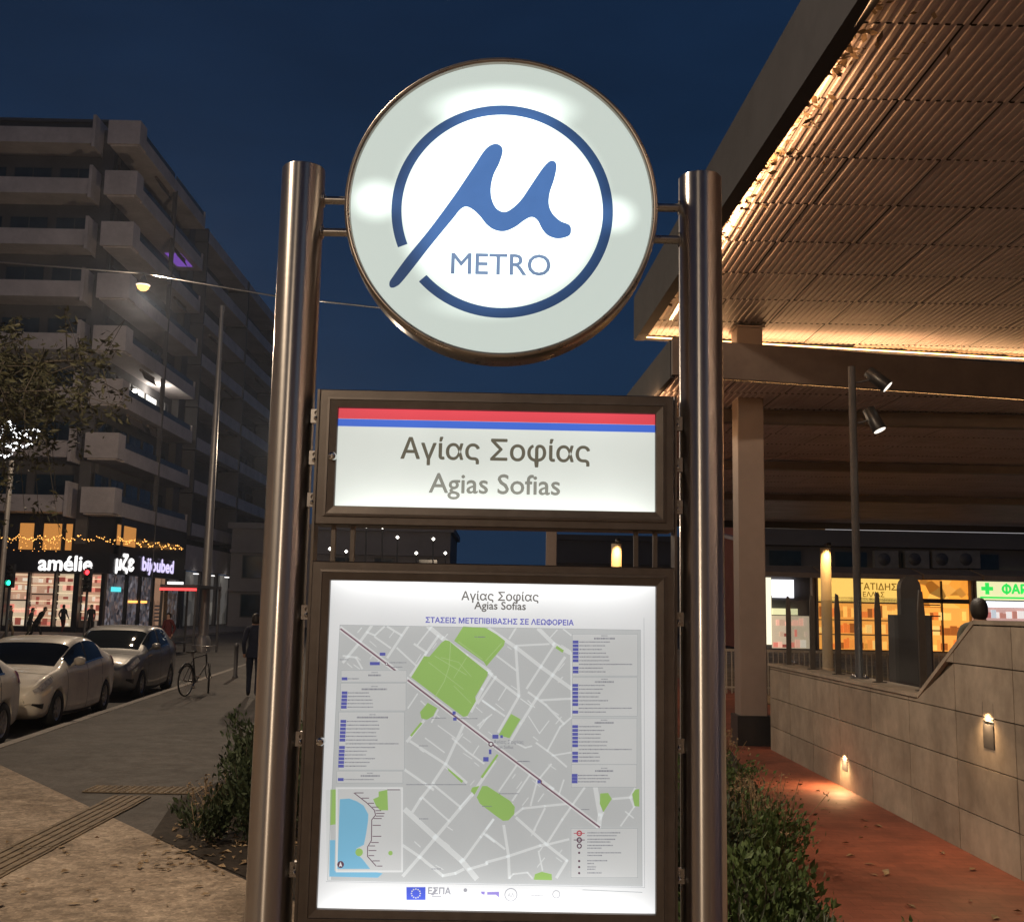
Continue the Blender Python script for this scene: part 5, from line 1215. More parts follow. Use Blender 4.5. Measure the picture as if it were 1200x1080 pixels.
    patch(lambda u, v: (lerp(s1[0]+0.0*v, s1[1], u), lerp(6.22, 7.86, v)), 'side_window', M['car_glass'], (11, 7), 0.006, True)
    patch(lambda u, v: (lerp(s2[0], s2[1]-0.10*v, u), lerp(6.22, 7.84, v)), 'side_window', M['car_glass'], (11, 7), 0.006, True)
    for xd in (axles[0]+0.42, 2.40, min(axles[1]-0.18, 3.3)): patch(lambda u, v, xd=xd: (xd+0.014*(u-.5), lerp(2.4, 6.1, v)), 'door_seam', M['seam'], (2, 12), 0.003, True)
    for xd in (2.22, 3.12): patch(lambda u, v, xd=xd: (xd+0.18*(u-.5), lerp(5.35, 5.47, v)), 'door_handle', paint, (4, 3), 0.022, True)
    patch(lambda u, v: (lerp(s1[0]-.04, s2[1]+.05, u), lerp(6.10, 6.21, v)), 'window_trim', M['bolt'], (24, 2), 0.008, True)
    patch(lambda u, v: (lerp(2.36, 2.44, u), lerp(6.22, 7.84, v)), 'door_pillar', M['black'], (2, 6), 0.007, True)
    patch(lambda u, v: (lerp(axles[0]+.36, axles[1]-.36, u), lerp(2.0, 2.55, v)), 'sill_trim', M['darkgrey'], (14, 3), 0.006, True)
    patch(lambda u, v: (lerp(axles[0]+.44, axles[1]-.3, u), lerp(4.28, 4.42, v)), 'rubbing_strip', paint, (14, 3), 0.018, True)
    patch(lambda u, v: (0.66+0.012*(u-.5), lerp(5.9, 14.1, v)), 'bonnet_seam', M['seam'], (2, 24), 0.004)
    patch(lambda u, v: (lerp(.10, .62, u), lerp(5.15+0.3*u, 6.35+.15*u, v)), 'headlight', M['headlamp'], (8, 5), 0.007, True)
    patch(lambda u, v: (lerp(Lc-.36, Lc-.06, u), lerp(5.0, 6.5, v)), 'tail_lamp', M['tail_red'], (6, 6), 0.008, True)
    patch(lambda u, v: (lerp(.07, .30, u), lerp(3.0, 3.75, v)), 'fog_lamp_intake', M['black'], (6, 4), 0.006, True)
    MB().box(-0.018, 0.03, -0.42, 0.42, 0.30, 0.47).build('grille', M['black'], root); MB().box(-0.026, -0.019, -0.26, 0.26, 0.42, 0.53).build('number_plate', M['white_paint'], root)
    MB().box(Lc-0.01, Lc+0.02, -0.26, 0.26, 0.62, 0.73).build('number_plate', M['white_paint'], root)
    for s in (-1, 1):
        xm = s1[0]+0.10; p = S(xm, 6.1)
        mr = MB().tube([(xm+0.02, s*(p[1]+.01), p[2]+.02), (xm+0.0, s*(p[1]+0.05), p[2]+0.05), (xm-.0, s*(p[1]+0.09), p[2]+0.09)], [.025, .03, .03], 8)
        mr.lathe([(0.0, -0.10), (0.055, -0.085), (0.075, -0.03), (0.078, 0.03), (0.05, 0.085), (0.0, 0.095)], 14, 'y', (xm+0.0, s*(p[1]+0.145), p[2]+0.10)); mr.build('wing_mirror', paint, root)
    tyre = MB().lathe([(0.20, -0.10), (0.29, -0.105), (0.312, -0.08), (0.316, 0.0), (0.312, 0.08), (0.29, 0.105), (0.20, 0.10)], 28, 'y').mesh('tyre', M['rubber'])
    rm = MB().lathe([(0.205, -0.085), (0.19, -0.07), (0.17, -0.05), (0.0, -0.055)], 24, 'y').lathe([(0.205, 0.085), (0.19, 0.07), (0.17, 0.05), (0.0, 0.055)], 24, 'y')
    for k in range(7):
        for sd in (-1, 1):
            c_, s_ = math.cos(k*2*math.pi/7), math.sin(k*2*math.pi/7); w_ = 0.022
            pts = [(0.03*c_-w_*s_, 0.03*s_+w_*c_), (0.185*c_-w_*.8*s_, 0.185*s_+w_*.8*c_), (0.185*c_+w_*.8*s_, 0.185*s_-w_*.8*c_), (0.03*c_+w_*s_, 0.03*s_-w_*c_)]
            rm.add([(p[0], sd*0.078, p[1]) for p in pts]+[(p[0], sd*0.05, p[1]) for p in pts], [(0, 1, 2, 3), (0, 1, 5, 4), (1, 2, 6, 5), (2, 3, 7, 6), (3, 0, 4, 7)])
    rmm = rm.mesh('rim', M['rim'])
    for xw in axles:
        for s in (-1, 1):
            w_ = empty('wheel', (xw, s*(hw-0.115), 0.316), 0, parent=root)
            link('tyre', tyre, w_); link('rim', rmm, w_)
    return root
KR = math.atan2(1, -0.0767)
def park(ynose, gap=0.28):
    x = kerb_x(ynose)-gap-0.90; return (x, ynose, -0.13)
make_car('white hatchback parked behind the half seen car, nose towards the viewer', 4.50, 1.80, 1.48, (0.86, 3.62), M['car_white'], 'hatch', park(14.55), KR)
make_car('silver estate car parked last, nearest the bicycle', 4.45, 1.80, 1.56, (0.84, 3.55), M['car_silver'], 'suv', park(20.35, 0.33), KR)
make_car('white car cut off by the left edge, showing its red tail lamp', 4.35, 1.78, 1.46, (0.86, 3.42), M['car_white'], 'hatch', park(9.62), KR)
# ------------------------------------------------------------------ bicycle, bollard, bus shelter, traffic lights
bike = empty('bicycle', (-6.72, 20.4, 0.0), R(78), 'dark bicycle parked on the pavement by the silver car', 'bicycle')
def wheel_mesh(rad=0.335):
    mb = MB(); n = 36
    mb.lathe([(rad-0.022, -0.012), (rad-0.006, -0.018), (rad, 0.0), (rad-0.006, 0.018), (rad-0.022, 0.012), (rad-0.022, -0.012)], n, 'y'); return mb
tyr = wheel_mesh().mesh('tyre', M['rubber']); rmb = MB().lathe([(0.313, -0.009), (0.298, -0.009), (0.298, 0.009), (0.313, 0.009)], 36, 'y').lathe([(0.02, -0.04), (0.02, 0.04), (0.0, 0.04)], 10, 'y').mesh('rim', M['steel_plain'])
spk = MB()
for k in range(18):
    t = 2*math.pi*k/18; spk.tube([(0.018*math.cos(t+.5), 0.02*(-1)**k, 0.018*math.sin(t+.5)), (0.3*math.cos(t), 0, 0.3*math.sin(t))], 0.0022, 4, False)
spk = spk.mesh('spokes', M['steel_plain'])
for x, rz_ in ((0.0, 0.0), (1.05, R(28))):
    w = empty('wheel', (x, 0, 0.335), rz_, parent=bike); link('tyre', tyr, w); link('rim', rmb, w); link('spokes', spk, w)['kind'] = 'stuff'
f = MB(); bbk, st_, hd, hd2, rr_, fr_ = (0.43, 0, 0.28), (0.28, 0, 0.80), (0.86, 0, 0.86), (0.91, 0, 0.66), (0, 0, 0.335), (1.05, 0, 0.335)
for a_, b_, r_ in ((bbk, st_, .017), (st_, hd, .016), (bbk, hd2, .019), (hd, hd2, .02)): f.tube([a_, b_], r_, 8)
for s in (-1, 1):
    f.tube([(bbk[0], s*.03, bbk[2]), (0, s*.06, .335)], .010, 6).tube([(st_[0], s*.02, st_[2]-.06), (0, s*.06, .335)], .009, 6).tube([(hd2[0], s*.035, hd2[2]), (0.96, s*.055, 0.5), (1.05, s*.055, .335)], .012, 6)
f.build('frame', M['black'], bike)
MB().tube([(0.86, 0, 0.86), (0.83, 0, 1.0), (0.90, 0, 1.03)], 0.014, 8).tube([(0.74, -0.29, 1.06), (0.88, -0.12, 1.04), (0.90, 0, 1.03), (0.88, 0.12, 1.04), (0.74, 0.29, 1.06)], 0.013, 8).build('handlebar', M['steel_plain'], bike)
MB().tube([st_, (0.25, 0, 0.93)], 0.013, 8).build('seat_post', M['steel_plain'], bike)
MB().add([(0.10, -.09, .95), (0.10, .09, .95), (0.22, .08, .97), (0.40, .02, .955), (0.40, -.02, .955), (0.22, -.08, .97), (0.10, -.07, .91), (0.10, .07, .91), (0.38, .015, .925), (0.38, -.015, .925)], [(0, 5, 4, 3, 2, 1), (6, 7, 8, 9), (0, 1, 7, 6), (1, 2, 3, 8, 7), (3, 4, 9, 8), (4, 5, 0, 6, 9)]).build('saddle', M['black'], bike)
MB().lathe([(0.09, -.004), (0.09, .004), (0.0, .004)], 16, 'y', (bbk[0], .05, bbk[2])).tube([(bbk[0], .06, bbk[2]), (bbk[0]+.1, .07, bbk[2]-.13)], .009, 6).tube([(bbk[0], -.06, bbk[2]), (bbk[0]-.1, -.07, bbk[2]+.13)], .009, 6).box(bbk[0]+.06, bbk[0]+.15, .07, .15, .13, .155).box(bbk[0]-.15, bbk[0]-.06, -.15, -.07, .40, .425).build('crankset', M['steel_plain'], bike)
arc = [(0.43*math.cos(t)*0.0+0.365*math.cos(t), 0, 0.335+0.365*math.sin(t)) for t in np.linspace(0.3, 2.6, 12)]
MB().tube(arc, 0.02, 6).build('mudguard', M['black'], bike)
bl_ = empty('bollard', (-7.15, 26.5, 0), 0, 'slim dark bollard at the kerb beyond the bicycle', 'bollard')
MB().lathe([(0.075, 0), (0.075, 0.05), (0.055, 0.07), (0.055, 0.80), (0.06, 0.82), (0.06, 0.86)], 16).build('shaft', M['darkgrey'], bl_); MB().lathe([(0.06, 0.86), (0.045, 0.92), (0.0, 0.94)], 16).build('cap', M['darkgrey'], bl_)
sh = empty('bus_shelter', (-13.05, 42.5, -0.13), 0, 'glass bus shelter with a red light strip under its roof', 'bus shelter')
M['red_led'] = glow('red_led', (1.0, 0.06, 0.06), 2.2, False)
MB().box(-0.75, 0.75, -1.9, 1.9, 2.72, 2.84).build('roof', M['darkgrey'], sh); MB().box(-0.74, 0.74, -1.96, -1.91, 2.60, 2.70).build('light_strip', M['red_led'], sh)
MB().box(-0.5, 0.1, -1.8, -1.6, 2.85, 2.95).build('advert_light', M['letter_white'], sh)
for x, y_ in ((-0.7, -1.8), (0.7, -1.8), (-0.7, 1.8), (0.7, 1.8)): MB().box(x-0.04, x+0.04, y_-0.04, y_+0.04, 0, 2.72).build('post', M['darkgrey'], sh)
MB().box(-0.68, 0.0, -1.83, -1.81, 0.3, 2.5).build('glass_pane', M['glass'], sh); MB().box(-0.71, -0.69, -1.7, 1.7, 0.3, 2.5).build('glass_pane', M['glass'], sh); MB().box(-0.6, -0.2, -1.4, 1.4, 0.42, 0.47).build('bench', M['darkgrey'], sh)
def traffic_light(x, y, col, label, slot):
    r = empty('traffic_light', (x, y, -0.13 if x > -20 else 0), 0, label, 'traffic light')
    MB().lathe([(0.09, 0), (0.06, 0.4), (0.055, 2.5), (0, 2.5)], 12).build('pole', M['darkgrey'], r); MB().cham(-0.16, 0.16, -0.12, 0.12, 2.5, 3.55, 0.03).build('housing', M['black'], r)
    for k in range(3):
        zz = 3.37-0.33*k
        MB().lathe([(0.0, -0.15), (0.09, -0.14), (0.11, -0.12)], 16, 'y', (0, 0, zz)).build('lamp_lens', glow('signal_'+label.split()[1], col, 5.0, False) if k == slot else M['black'], r)
        MB().lathe([(0.125, -0.26), (0.125, -0.12)], 16, 'y', (0, 0, zz)).build('visor', M['black'], r)
traffic_light(-18.41, 45.0, (1.0, 0.03, 0.04), 'a red traffic signal in front of the corner shop door', 0)
traffic_light(-21.85, 45.0, (0.02, 0.9, 0.5), 'a green traffic signal at the left edge below the tree', 2)
# ------------------------------------------------------------------ people
M['skin'] = surf('skin', (0.42, 0.25, 0.18), 0.55, 0, 0.1, 20, 0, world=False); M['hair'] = surf('dark_hair', (0.015, 0.011, 0.009), 0.6, 0, 0.3, 60, 0.4, 200, 0.004, world=False); M['shoe'] = surf('shoe', (0.02, 0.02, 0.02), 0.5, 0, 0.2, 20, 0)
def cloth(name, c): M[name] = surf(name, c, 0.9, 0, 0.2, 14, 0.3, 90, 0.004, world=False); return M[name]
for n_, c_ in dict(navy=(0.012, 0.016, 0.034), charcoal=(0.022, 0.022, 0.025), maroon=(0.10, 0.018, 0.02), greycoat=(0.10, 0.095, 0.09), jeans=(0.035, 0.05, 0.085), black_cloth=(0.012, 0.012, 0.013), tan=(0.20, 0.15, 0.10), olive=(0.045, 0.045, 0.03)).items(): cloth(n_, c_)
def person(label, loc, heading, h, jacket, legs, stride=0.3, lean=0.0, arm=0.25, hood=False, bag=None):
    """one skinned figure facing local -y; heading turns it"""
    k = h/1.75; s = stride
    J = {'pelvis': (0, 0, .95), 'waist': (0, -.01+lean*.10, 1.08), 'chest': (0, lean*.22, 1.28), 'neck0': (0, lean*.30, 1.46), 'neck': (0, -.01+lean*.36, 1.52), 'head': (0, -.03+lean*.42, 1.61), 'crown': (0, -.02+lean*.45, 1.70),
         'hipL': (.09, 0, .90), 'kneeL': (.10, -s*.45-.03, .50), 'ankL': (.10, -s*.62+.03, .10), 'toeL': (.115, -s*.62-.13, .045),
         'hipR': (-.09, 0, .90), 'kneeR': (-.10, s*.15-.04, .50), 'ankR': (-.10, s*.70+.06, .12), 'toeR': (-.115, s*.70-.07, .045),
         'shL': (.17, lean*.28, 1.43), 'elL': (.215, arm*.45+.03+lean*.2, 1.15), 'wrL': (.21, arm*.35-.10+lean*.1, .92), 'haL': (.205, arm*.35-.13+lean*.1, .83),
         'shR': (-.17, lean*.28, 1.43), 'elR': (-.215, -arm*.35+.04+lean*.2, 1.15), 'wrR': (-.21, -arm*.75-.08+lean*.1, .93), 'haR': (-.205, -arm*.85-.11+lean*.1, .84)}
    rad = dict(pelvis=(.155, .115), waist=(.15, .11), chest=(.175, .125), neck0=(.10, .08), neck=(.055, .06), head=(.075, .095), crown=(.06, .075), hipL=(.095, .10), kneeL=(.062, .068), ankL=(.045, .05), toeL=(.042, .035),
               hipR=(.095, .10), kneeR=(.062, .068), ankR=(.045, .05), toeR=(.042, .035), shL=(.075, .075), elL=(.052, .052), wrL=(.036, .036), haL=(.035, .025), shR=(.075, .075), elR=(.052, .052), wrR=(.036, .036), haR=(.035, .025))
    E_ = [('pelvis', 'waist'), ('waist', 'chest'), ('chest', 'neck0'), ('neck0', 'neck'), ('neck', 'head'), ('head', 'crown'), ('pelvis', 'hipL'), ('hipL', 'kneeL'), ('kneeL', 'ankL'), ('ankL', 'toeL'), ('pelvis', 'hipR'), ('hipR', 'kneeR'), ('kneeR', 'ankR'), ('ankR', 'toeR'),
          ('neck0', 'shL'), ('shL', 'elL'), ('elL', 'wrL'), ('wrL', 'haL'), ('neck0', 'shR'), ('shR', 'elR'), ('elR', 'wrR'), ('wrR', 'haR')]
    names = list(J); idx = {n: i for i, n in enumerate(names)}
    me = bpy.data.meshes.new('body'); me.from_pydata([tuple(c*k for c in J[n]) for n in names], [(idx[a_], idx[b_]) for a_, b_ in E_], [])
    o = bpy.data.objects.new('body', me); COL.objects.link(o)
    md = o.modifiers.new('skin', 'SKIN'); md.use_smooth_shade = True
    for n in names:
        sv = me.skin_vertices[0].data[idx[n]]; sv.radius = tuple(r_*k for r_ in rad[n]); sv.use_root = (n == 'pelvis')
    o.modifiers.new('sub', 'SUBSURF').levels = 1
    m2 = bake(o); bpy.data.objects.remove(o)
    m2.materials.clear()
    for q in (M[jacket], M[legs], M['skin'], M['shoe']): m2.materials.append(q)
    A = {n: Vector(J[n])*k for n in names}
    for p in m2.polygons:
        c_ = p.center; z = c_.z/k; p.use_smooth = True
        hand = min((c_-A['haL']).length, (c_-A['haR']).length) < 0.10*k and z < 0.93
        if z > 1.515 or hand: p.material_index = 2
        elif z < 0.085: p.material_index = 3
        elif z < 0.86 and min(((c_-A[q]).length for q in ('wrL', 'wrR'))) > 0.11*k: p.material_index = 1
        else: p.material_index = 0
    r = empty('person', loc, heading, label, 'person'); link('body', m2, r)
    hc = A['head']+Vector((0, 0.022*k, 0.035*k)); hm = MB()
    pr = [(0.0, 0.122), (0.05, 0.112), (0.082, 0.08), (0.098, 0.035), (0.10, -0.01), (0.09, -0.055), (0.06, -0.085)]
    vs = []; n = 16
    for q, (rr2, zz) in enumerate(pr):
        for a_ in range(n):
            t = 2*math.pi*a_/n; front = max(0, -math.sin(t)); rr3 = rr2*(1-0.22*front*(1 if zz < 0.06 else 0.2)); z2 = zz-(0.03 if math.sin(t) > 0.3 and q > 3 else 0) if front < 0.25 else max(zz, 0.045)
            vs.append((hc.x+rr3*k*math.cos(t)*0.92, hc.y+rr3*k*math.sin(t)*1.08, hc.z+z2*k))
    hm.add(vs, [(i*n+a_, (i+1)*n+a_, (i+1)*n+(a_+1) % n, i*n+(a_+1) % n) for i in range(len(pr)-1) for a_ in range(n)], True); hm.build('hair', M[jacket] if hood else M['hair'], r)
    fm = MB()
    for s_ in (-1, 1): bulb(fm, (A['head'].x+s_*.032*k, A['head'].y-.088*k, A['head'].z+.012*k), .011*k)
    fm.build('eyes', M['black'], r)['kind'] = 'stuff'
    MB().add([tuple(A['head']+Vector(v)*k) for v in ((0, -.118, -.015), (.016, -.086, -.018), (-.016, -.086, -.018), (0, -.088, .02))], [(0, 1, 3), (0, 3, 2), (0, 2, 1)]).build('nose', M['skin'], r)
    # open jacket hem
    hm2 = MB(); pr2 = [(0.162, 1.02), (0.172, 0.92), (0.178, 0.84)]; vs = []
    for rr2, zz in pr2:
        for a_ in range(18): t = 2*math.pi*a_/18; vs.append((rr2*k*math.cos(t)*1.02, rr2*k*0.78*math.sin(t)+lean*.03, zz*k))
    hm2.add(vs, [(i*18+a_, i*18+(a_+1) % 18, (i+1)*18+(a_+1) % 18, (i+1)*18+a_) for i in range(2) for a_ in range(18)], True); hm2.build('jacket_hem', M[jacket], r)
    if bag: MB().cham(.2*k, .36*k, -.12*k, .12*k, .45*k, .80*k, .03).tube([(.28*k, -.06, .8*k), (.25*k, -.06, .9*k), (.25*k, .06, .9*k), (.28*k, .06, .8*k)], .008, 5).build('bag', M[bag], r)
    return r
person('person in dark navy clothes walking away beside the left steel post', (-5.28, 20.4, 0.0), R(188), 1.78, 'navy', 'navy', 0.28)
person('person in grey coat at the left edge before the corner shop', (-25.2, 52.6, -0.13), R(80), 1.80, 'greycoat', 'tan', 0.3)
person('person bending forward in black before the shop shelves', (-23.7, 52.2, -0.13), R(80), 1.76, 'black_cloth', 'black_cloth', 0.55, -1.2)
person('person in a long dark jacket beside the bending one', (-24.3, 52.9, -0.13), R(100), 1.70, 'charcoal', 'olive', 0.2, -0.3)
person('person entering the corner shop between the display windows', (-26.75, 63.2, 0.0), R(170), 1.72, 'charcoal', 'maroon', 0.25)
person('person carrying a white bag right of the shop door', (-24.6, 62.0, 0.0), R(20), 1.75, 'charcoal', 'black_cloth', 0.2, 0.0, 0.2, False, 'white_paint')
person('person in a maroon coat by the bus shelter', (-12.75, 38.6, -0.13), R(-20), 1.72, 'maroon', 'maroon', 0.15)
person('dark haired person seen head and shoulders over the granite wall', (5.25, 8.7, 0.42), R(165), 1.78, 'olive', 'charcoal', 0.1)
# ------------------------------------------------------------------ plants
def leaf_mat(name, lo, hi, rough=0.6):
    m, t = new_mat(name); oi = t.noise(9, 3, 0.7, t.pos()); n2 = t.noise(60, 2, 0.5, t.pos())
    c = t.ramp(t.math('ADD', t.math('MULTIPLY', oi, 0.6), t.math('MULTIPLY', n2, 0.4)), [(0.35, lo), (0.65, hi)])
    t.bsdf(Base_Color=c, Roughness=rough, Subsurface_Weight=0.0); return m
M['leaf_tree'] = leaf_mat('olive_leaf', (0.03, 0.035, 0.018), (0.11, 0.105, 0.05)); M['leaf_green'] = leaf_mat('green_leaf', (0.04, 0.08, 0.024), (0.13, 0.20, 0.06)); M['leaf_dark'] = leaf_mat('dark_leaf', (0.016, 0.032, 0.016), (0.06, 0.085, 0.035))
M['leaf_grey'] = leaf_mat('grey_green_needle', (0.06, 0.085, 0.06), (0.17, 0.21, 0.15)); M['dry'] = leaf_mat('dry_stem', (0.14, 0.09, 0.05), (0.40, 0.30, 0.18), 0.8); M['bark'] = surf('bark', (0.10, 0.085, 0.065), 0.9, 0, 0.3, 8, 0.6, 40, 0.02)
def leaves(P_, size, aspect=0.4, up=0.3, seed=1, dirs=None):
    """one small folded leaf at each point"""
    rg = np.random.default_rng(seed); n = len(P_); P_ = np.asarray(P_)
    d = rg.normal(size=(n, 3)); d[:, 2] = d[:, 2]*0.6+up
    if dirs is not None: d = dirs+0.45*rg.normal(size=(n, 3))
    d /= np.linalg.norm(d, axis=1)[:, None]; s = rg.normal(size=(n, 3)); s -= (s*d).sum(1)[:, None]*d; s /= np.linalg.norm(s, axis=1)[:, None]
    L_ = (size*rg.uniform(0.4, 1.65, n))[:, None]; nn = np.cross(d, s)
    V = np.stack([P_, P_+d*L_*0.5+s*L_*aspect*0.5+nn*L_*.06, P_+d*L_, P_+d*L_*0.5-s*L_*aspect*0.5+nn*L_*.06], 1).reshape(-1, 3)
    F_ = np.arange(4*n).reshape(n, 4)
    return V, F_
def mesh_np(name, V, F_, mat):
    me = bpy.data.meshes.new(name); me.from_pydata(V.tolist(), [], F_.tolist()); me.materials.append(mat); me.update(); return me
def branch_tree(label, loc, h, crown_r, crown_z, nl, leaf, seed, mat, droop=0.5):
    r = empty('street_tree', loc, 0, label, 'tree'); rg = random.Random(seed); tr_ = MB(); tips = []
    tr_.tube([(0, 0, 0), (0.05, 0.02, h*.25), (-.02, .06, h*.45), (0.04, 0.0, h*.62)], [.16, .13, .11, .08], 10)
    br = MB()
    for k in range(16):
        a_ = 2*math.pi*k/16+rg.uniform(-.2, .2); z0 = h*rg.uniform(.36, .62); Lb = crown_r*rg.uniform(.65, 1.0); up = rg.uniform(.3, 1.1)
        p = Vector((0, 0, z0)); pts = [p]
        for q in range(1, 6):
            t = q/5; pts.append(Vector((math.cos(a_+.25*math.sin(3*t))*Lb*t, math.sin(a_+.25*math.sin(3*t))*Lb*t, z0+up*crown_z*t*(1-.55*droop*t)+rg.uniform(-.08, .08))))
        br.tube(pts, [.055, .045, .034, .025, .017, .01], 6)
        for q in range(26):
            t = rg.uniform(.25, 1); i = min(int(t*5), 4); b0 = pts[i].lerp(pts[i+1], t*5-i)
            e1 = b0+Vector((rg.gauss(0, .45), rg.gauss(0, .45), rg.gauss(.05, .35)))*crown_r*.32; e2 = e1+Vector((rg.gauss(0, .25), rg.gauss(0, .25), -rg.uniform(.1, .9)*droop))*crown_r*.35
            br.tube([b0, e1, e2], [.009, .006, .003], 4, False)
            for w in range(8):
                t2 = rg.uniform(.2, 1); tips.append(b0.lerp(e1, t2*2) if t2 < .5 else e1.lerp(e2, t2*2-1))
    tr_.build('trunk', M['bark'], r); br.build('branches', M['bark'], r)['kind'] = 'stuff'
    rg2 = np.random.default_rng(seed); T_ = np.array(tips); P_ = T_[rg2.integers(0, len(T_), nl)]+rg2.normal(size=(nl, 3))*0.07
    V, F_ = leaves(P_, leaf, .35, -.25, seed); link('crown', mesh_np('crown', V, F_, mat), r); return r
branch_tree('olive leaved street tree hanging into view at the left edge', (-8.3, 10.9, 0), 8.2, 2.95, 2.0, 24000, 0.095, 5, M['leaf_tree'], 1.3)
# white light ornament on a post behind the tree
orn = empty('light_ornament', (-13.9, 27.0, -0.13), 0, 'curled white light ornament on a post at the left edge, under the tree', 'ornament')
MB().tube([(0, 0, 0), (0, 0, 6.0)], 0.07, 8).build('post', M['mast'], orn)
mb = MB(); cv = []
for k in range(130):
    t = k/129*4.2*math.pi; rr2 = 0.62-0.035*t; x_, z_ = rr2*math.cos(t)*(1.0+.35*math.sin(2.3*t)), 6.6+rr2*math.sin(t)*(0.8+.3*math.sin(3.1*t+1))
    cv.append((x_, -0.06, z_)); bulb(mb, (x_+random.gauss(0, .03), -0.06, z_+random.gauss(0, .03)), random.uniform(.022, .045))
mb.build('bulbs', M['fairy_white'], orn)['kind'] = 'stuff'; MB().tube(cv, 0.01, 4).build('wire_frame', M['steel_plain'], orn)
def shrub(label, x, y, rx, ry, h, nl, leaf, mat, seed, aspect=.4, up=.3, stems=22, dry=0, group='shrubs in the planting bed'):
    r = empty('shrub', (x, y, 0.0), 0, label, 'shrub', group); rg = random.Random(seed); br = MB(); tips = []; dirs = []
    for k in range(stems):
        a_ = rg.uniform(0, 6.28); q = math.sqrt(rg.random()); top_ = Vector((rx*q*math.cos(a_), ry*q*math.sin(a_), h*(1-.55*q*q)*rg.uniform(.65, 1.1))); b0 = Vector((top_.x*.3, top_.y*.3, 0))
        mid = b0.lerp(top_, .5)+Vector((rg.gauss(0, .04), rg.gauss(0, .04), .04)); br.tube([b0, mid, top_], [.008, .006, .003], 4, False)
        for w in range(40):
            t = rg.uniform(.18, 1); p = b0.lerp(mid, t*2) if t < .5 else mid.lerp(top_, t*2-1); tips.append(p); dd = (top_-b0).normalized(); dirs.append(dd)
    br.build('stems', M['bark'], r)['kind'] = 'stuff'
    rg2 = np.random.default_rng(seed); i = rg2.integers(0, len(tips), nl); P_ = np.array(tips)[i]+rg2.normal(size=(nl, 3))*np.array([rx*.13, ry*.13, h*.07]); P_[:, 2] = np.maximum(P_[:, 2], 0.03)
    V, F_ = leaves(P_, leaf, aspect, up, seed, np.array(dirs)[i]+np.array([0, 0, up])); link('foliage', mesh_np('foliage', V, F_, mat), r)
    if dry:
        st = MB(); hp = []
        for k in range(dry):
            a_ = rg.uniform(0, 6.28); q = rg.random()*.8; b0 = Vector((rx*q*math.cos(a_)*.6, ry*q*math.sin(a_)*.6, h*.3)); tp = b0+Vector((rg.gauss(0, .13), rg.gauss(0, .13), h*rg.uniform(.55, 1.0)))
            st.tube([b0, b0.lerp(tp, .55)+Vector((rg.gauss(0, .02), rg.gauss(0, .02), .02)), tp], .0028, 4, False)
            for w in range(9): hp.append(tp+Vector((rg.gauss(0, .025), rg.gauss(0, .025), rg.uniform(-.16, .02))))
        st.build('dry_stems', M['dry'], r)['kind'] = 'stuff'; V, F_ = leaves(hp, .028, .5, .2, seed+1); link('seed_heads', mesh_np('seed_heads', V, F_, M['dry']), r)['kind'] = 'stuff'
    return r
shrub('feathery grey green shrub at the foot of the right steel post', 1.02, 1.35, .50, .55, .80, 5200, .05, M['leaf_grey'], 21, .16, .5, 34)
shrub('low grey green shrub spreading from the right post towards the red path', 1.62, 2.15, .45, .5, .52, 4200, .05, M['leaf_grey'], 22, .16, .5, 30)
shrub('leafy green shrub in the middle of the bed right of the map', 1.50, 3.35, .42, .55, .72, 3600, .045, M['leaf_green'], 23, .55, .2, 26)
shrub('dark dense shrub just right of the steel post, behind the leafy one', 1.45, 4.75, .42, .6, .82, 4200, .045, M['leaf_dark'], 24, .5, .2, 28)
shrub('green shrub with dry flower stalks facing the lower wall lamp', 2.05, 5.6, .5, .6, .58, 2600, .045, M['leaf_green'], 25, .45, .2, 22, 26)
shrub('straggling dry shrub with pale seed heads at the path edge', 2.35, 6.9, .5, .6, .45, 900, .04, M['leaf_dark'], 26, .45, .2, 16, 34)
shrub('tall dry stalks with green base before the square column', 2.35, 8.9, .6, .7, .62, 1800, .045, M['leaf_green'], 27, .45, .2, 20, 34)
shrub('tiny green plant poking out of the red path edge near the viewer', 2.42, 3.35, .22, .22, .24, 420, .05, M['leaf_green'], 28, .35, .3, 10)
shrub('dark shrub behind the left steel post, its upper part', -2.35, 8.3, .45, .8, 1.0, 5600, .05, M['leaf_dark'], 31, .45, .2, 30)
shrub('dark low shrub left of the steel post, on the bed edge', -1.95, 6.5, .42, .55, .92, 4800, .05, M['leaf_dark'], 32, .45, .2, 24)
shrub('withered brown tipped plant at the pavement corner of the bed', -2.45, 6.45, .35, .4, .42, 1000, .05, M['leaf_dark'], 33, .45, .2, 14, 16)
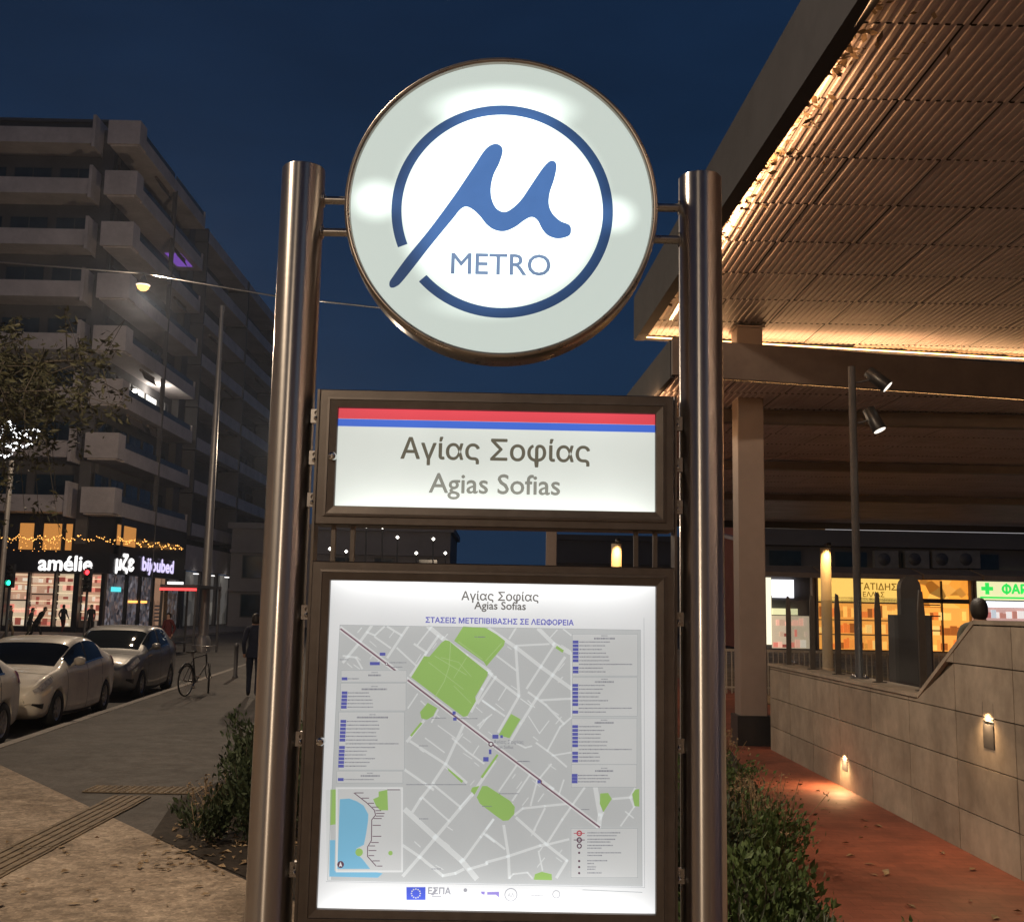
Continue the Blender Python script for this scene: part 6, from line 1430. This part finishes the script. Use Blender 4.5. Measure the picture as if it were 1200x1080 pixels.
# litter of leaves on the bed and paving
mb = MB(); rg = random.Random(3)
for k in range(520):
    if k % 5 > 2: continue
    if k < 330: x, y = rg.uniform(-2.9, -1.4), rg.uniform(5.3, 7.6)
    elif k < 400: x, y = rg.uniform(-4.2, -1.9), rg.uniform(4.2, 6.4)
    else: x, y = rg.uniform(1.8, 3.9), rg.uniform(2.5, 11)
    s = rg.uniform(.02, .055); a_ = rg.uniform(0, 6.28); c_, s_ = math.cos(a_)*s, math.sin(a_)*s; z = 0.012+rg.random()*.004
    mb.add([(x-c_, y-s_, z), (x+s_*.5, y-c_*.5, z+rg.random()*.02), (x+c_, y+s_, z), (x-s_*.5, y+c_*.5, z+rg.random()*.02)], [(0, 1, 2, 3)])
tag(mb.build('fallen_leaves', M['dry']), 'fallen leaves scattered over the bed and paving', 'leaves', kind='stuff')
# ------------------------------------------------------------------ square behind the wall: guard rails, a stone information pillar
M['rail_pale'] = surf('pale_rail', (0.45, 0.42, 0.38), 0.5, 0.3, 0.1, 3, 0)
gr = empty('guard_rail', (8, 24, 0), 0, 'pale guard rail with upright bars behind the glass balustrade', 'railing')
MB().box(-3.4, 9, -0.03, 0.03, 1.05, 1.11).build('top_rail', M['rail_pale'], gr); MB().box(-3.4, 9, -0.02, 0.02, 0.15, 0.19).build('bottom_rail', M['rail_pale'], gr)
bar = MB().box(-0.012, 0.012, -0.012, 0.012, 0.02, 1.05).mesh('bar', M['rail_pale'])
for k in range(96): link('bar', bar, gr, (-3.36+k*0.13, 0, 0))
pil = empty('information_pillar', (6.35, 13.6, 0.0), 0, 'grey round topped information pillar before the orange shops', 'pillar')
M['stone_grey'] = surf('grey_panel', (0.055, 0.055, 0.06), 0.5, 0, 0.1, 3, 0.1)
arcp = [(-.16, 0), (.16, 0)]+[(.16*math.cos(t), .40+.2*math.sin(t)) for t in np.linspace(0, math.pi, 12)]
MB().cham(-.29, .29, -.18, .18, 0, 2.02, .04).build('cabinet', M['stone_grey'], pil)
n_ = len(arcp); MB().add([(x, -.08, 2.02+z) for x, z in arcp]+[(x, .08, 2.02+z) for x, z in arcp], [tuple(range(n_)), tuple(range(2*n_-1, n_-1, -1))]+[(i, i+n_, (i+1) % n_+n_, (i+1) % n_) for i in range(n_)]).build('rounded_head', M['stone_grey'], pil)
# ------------------------------------------------------------------ thin haze added to imitate veiling glare and a glow round the lamps
hz = MB().box(-140, 80, -60, 160, -1.2, 40).build('haze', M['black'])
m, t = new_mat('veil_haze'); pv_ = t.n('ShaderNodeVolumePrincipled'); pv_.inputs['Density'].default_value = 0.0005; pv_.inputs['Color'].default_value = (0.62, 0.75, 1.0, 1); pv_.inputs['Anisotropy'].default_value = 0.7
t.l(pv_.outputs[0], t.out.inputs['Volume']); hz.data.materials.clear(); hz.data.materials.append(m); hz['kind'] = 'stuff'
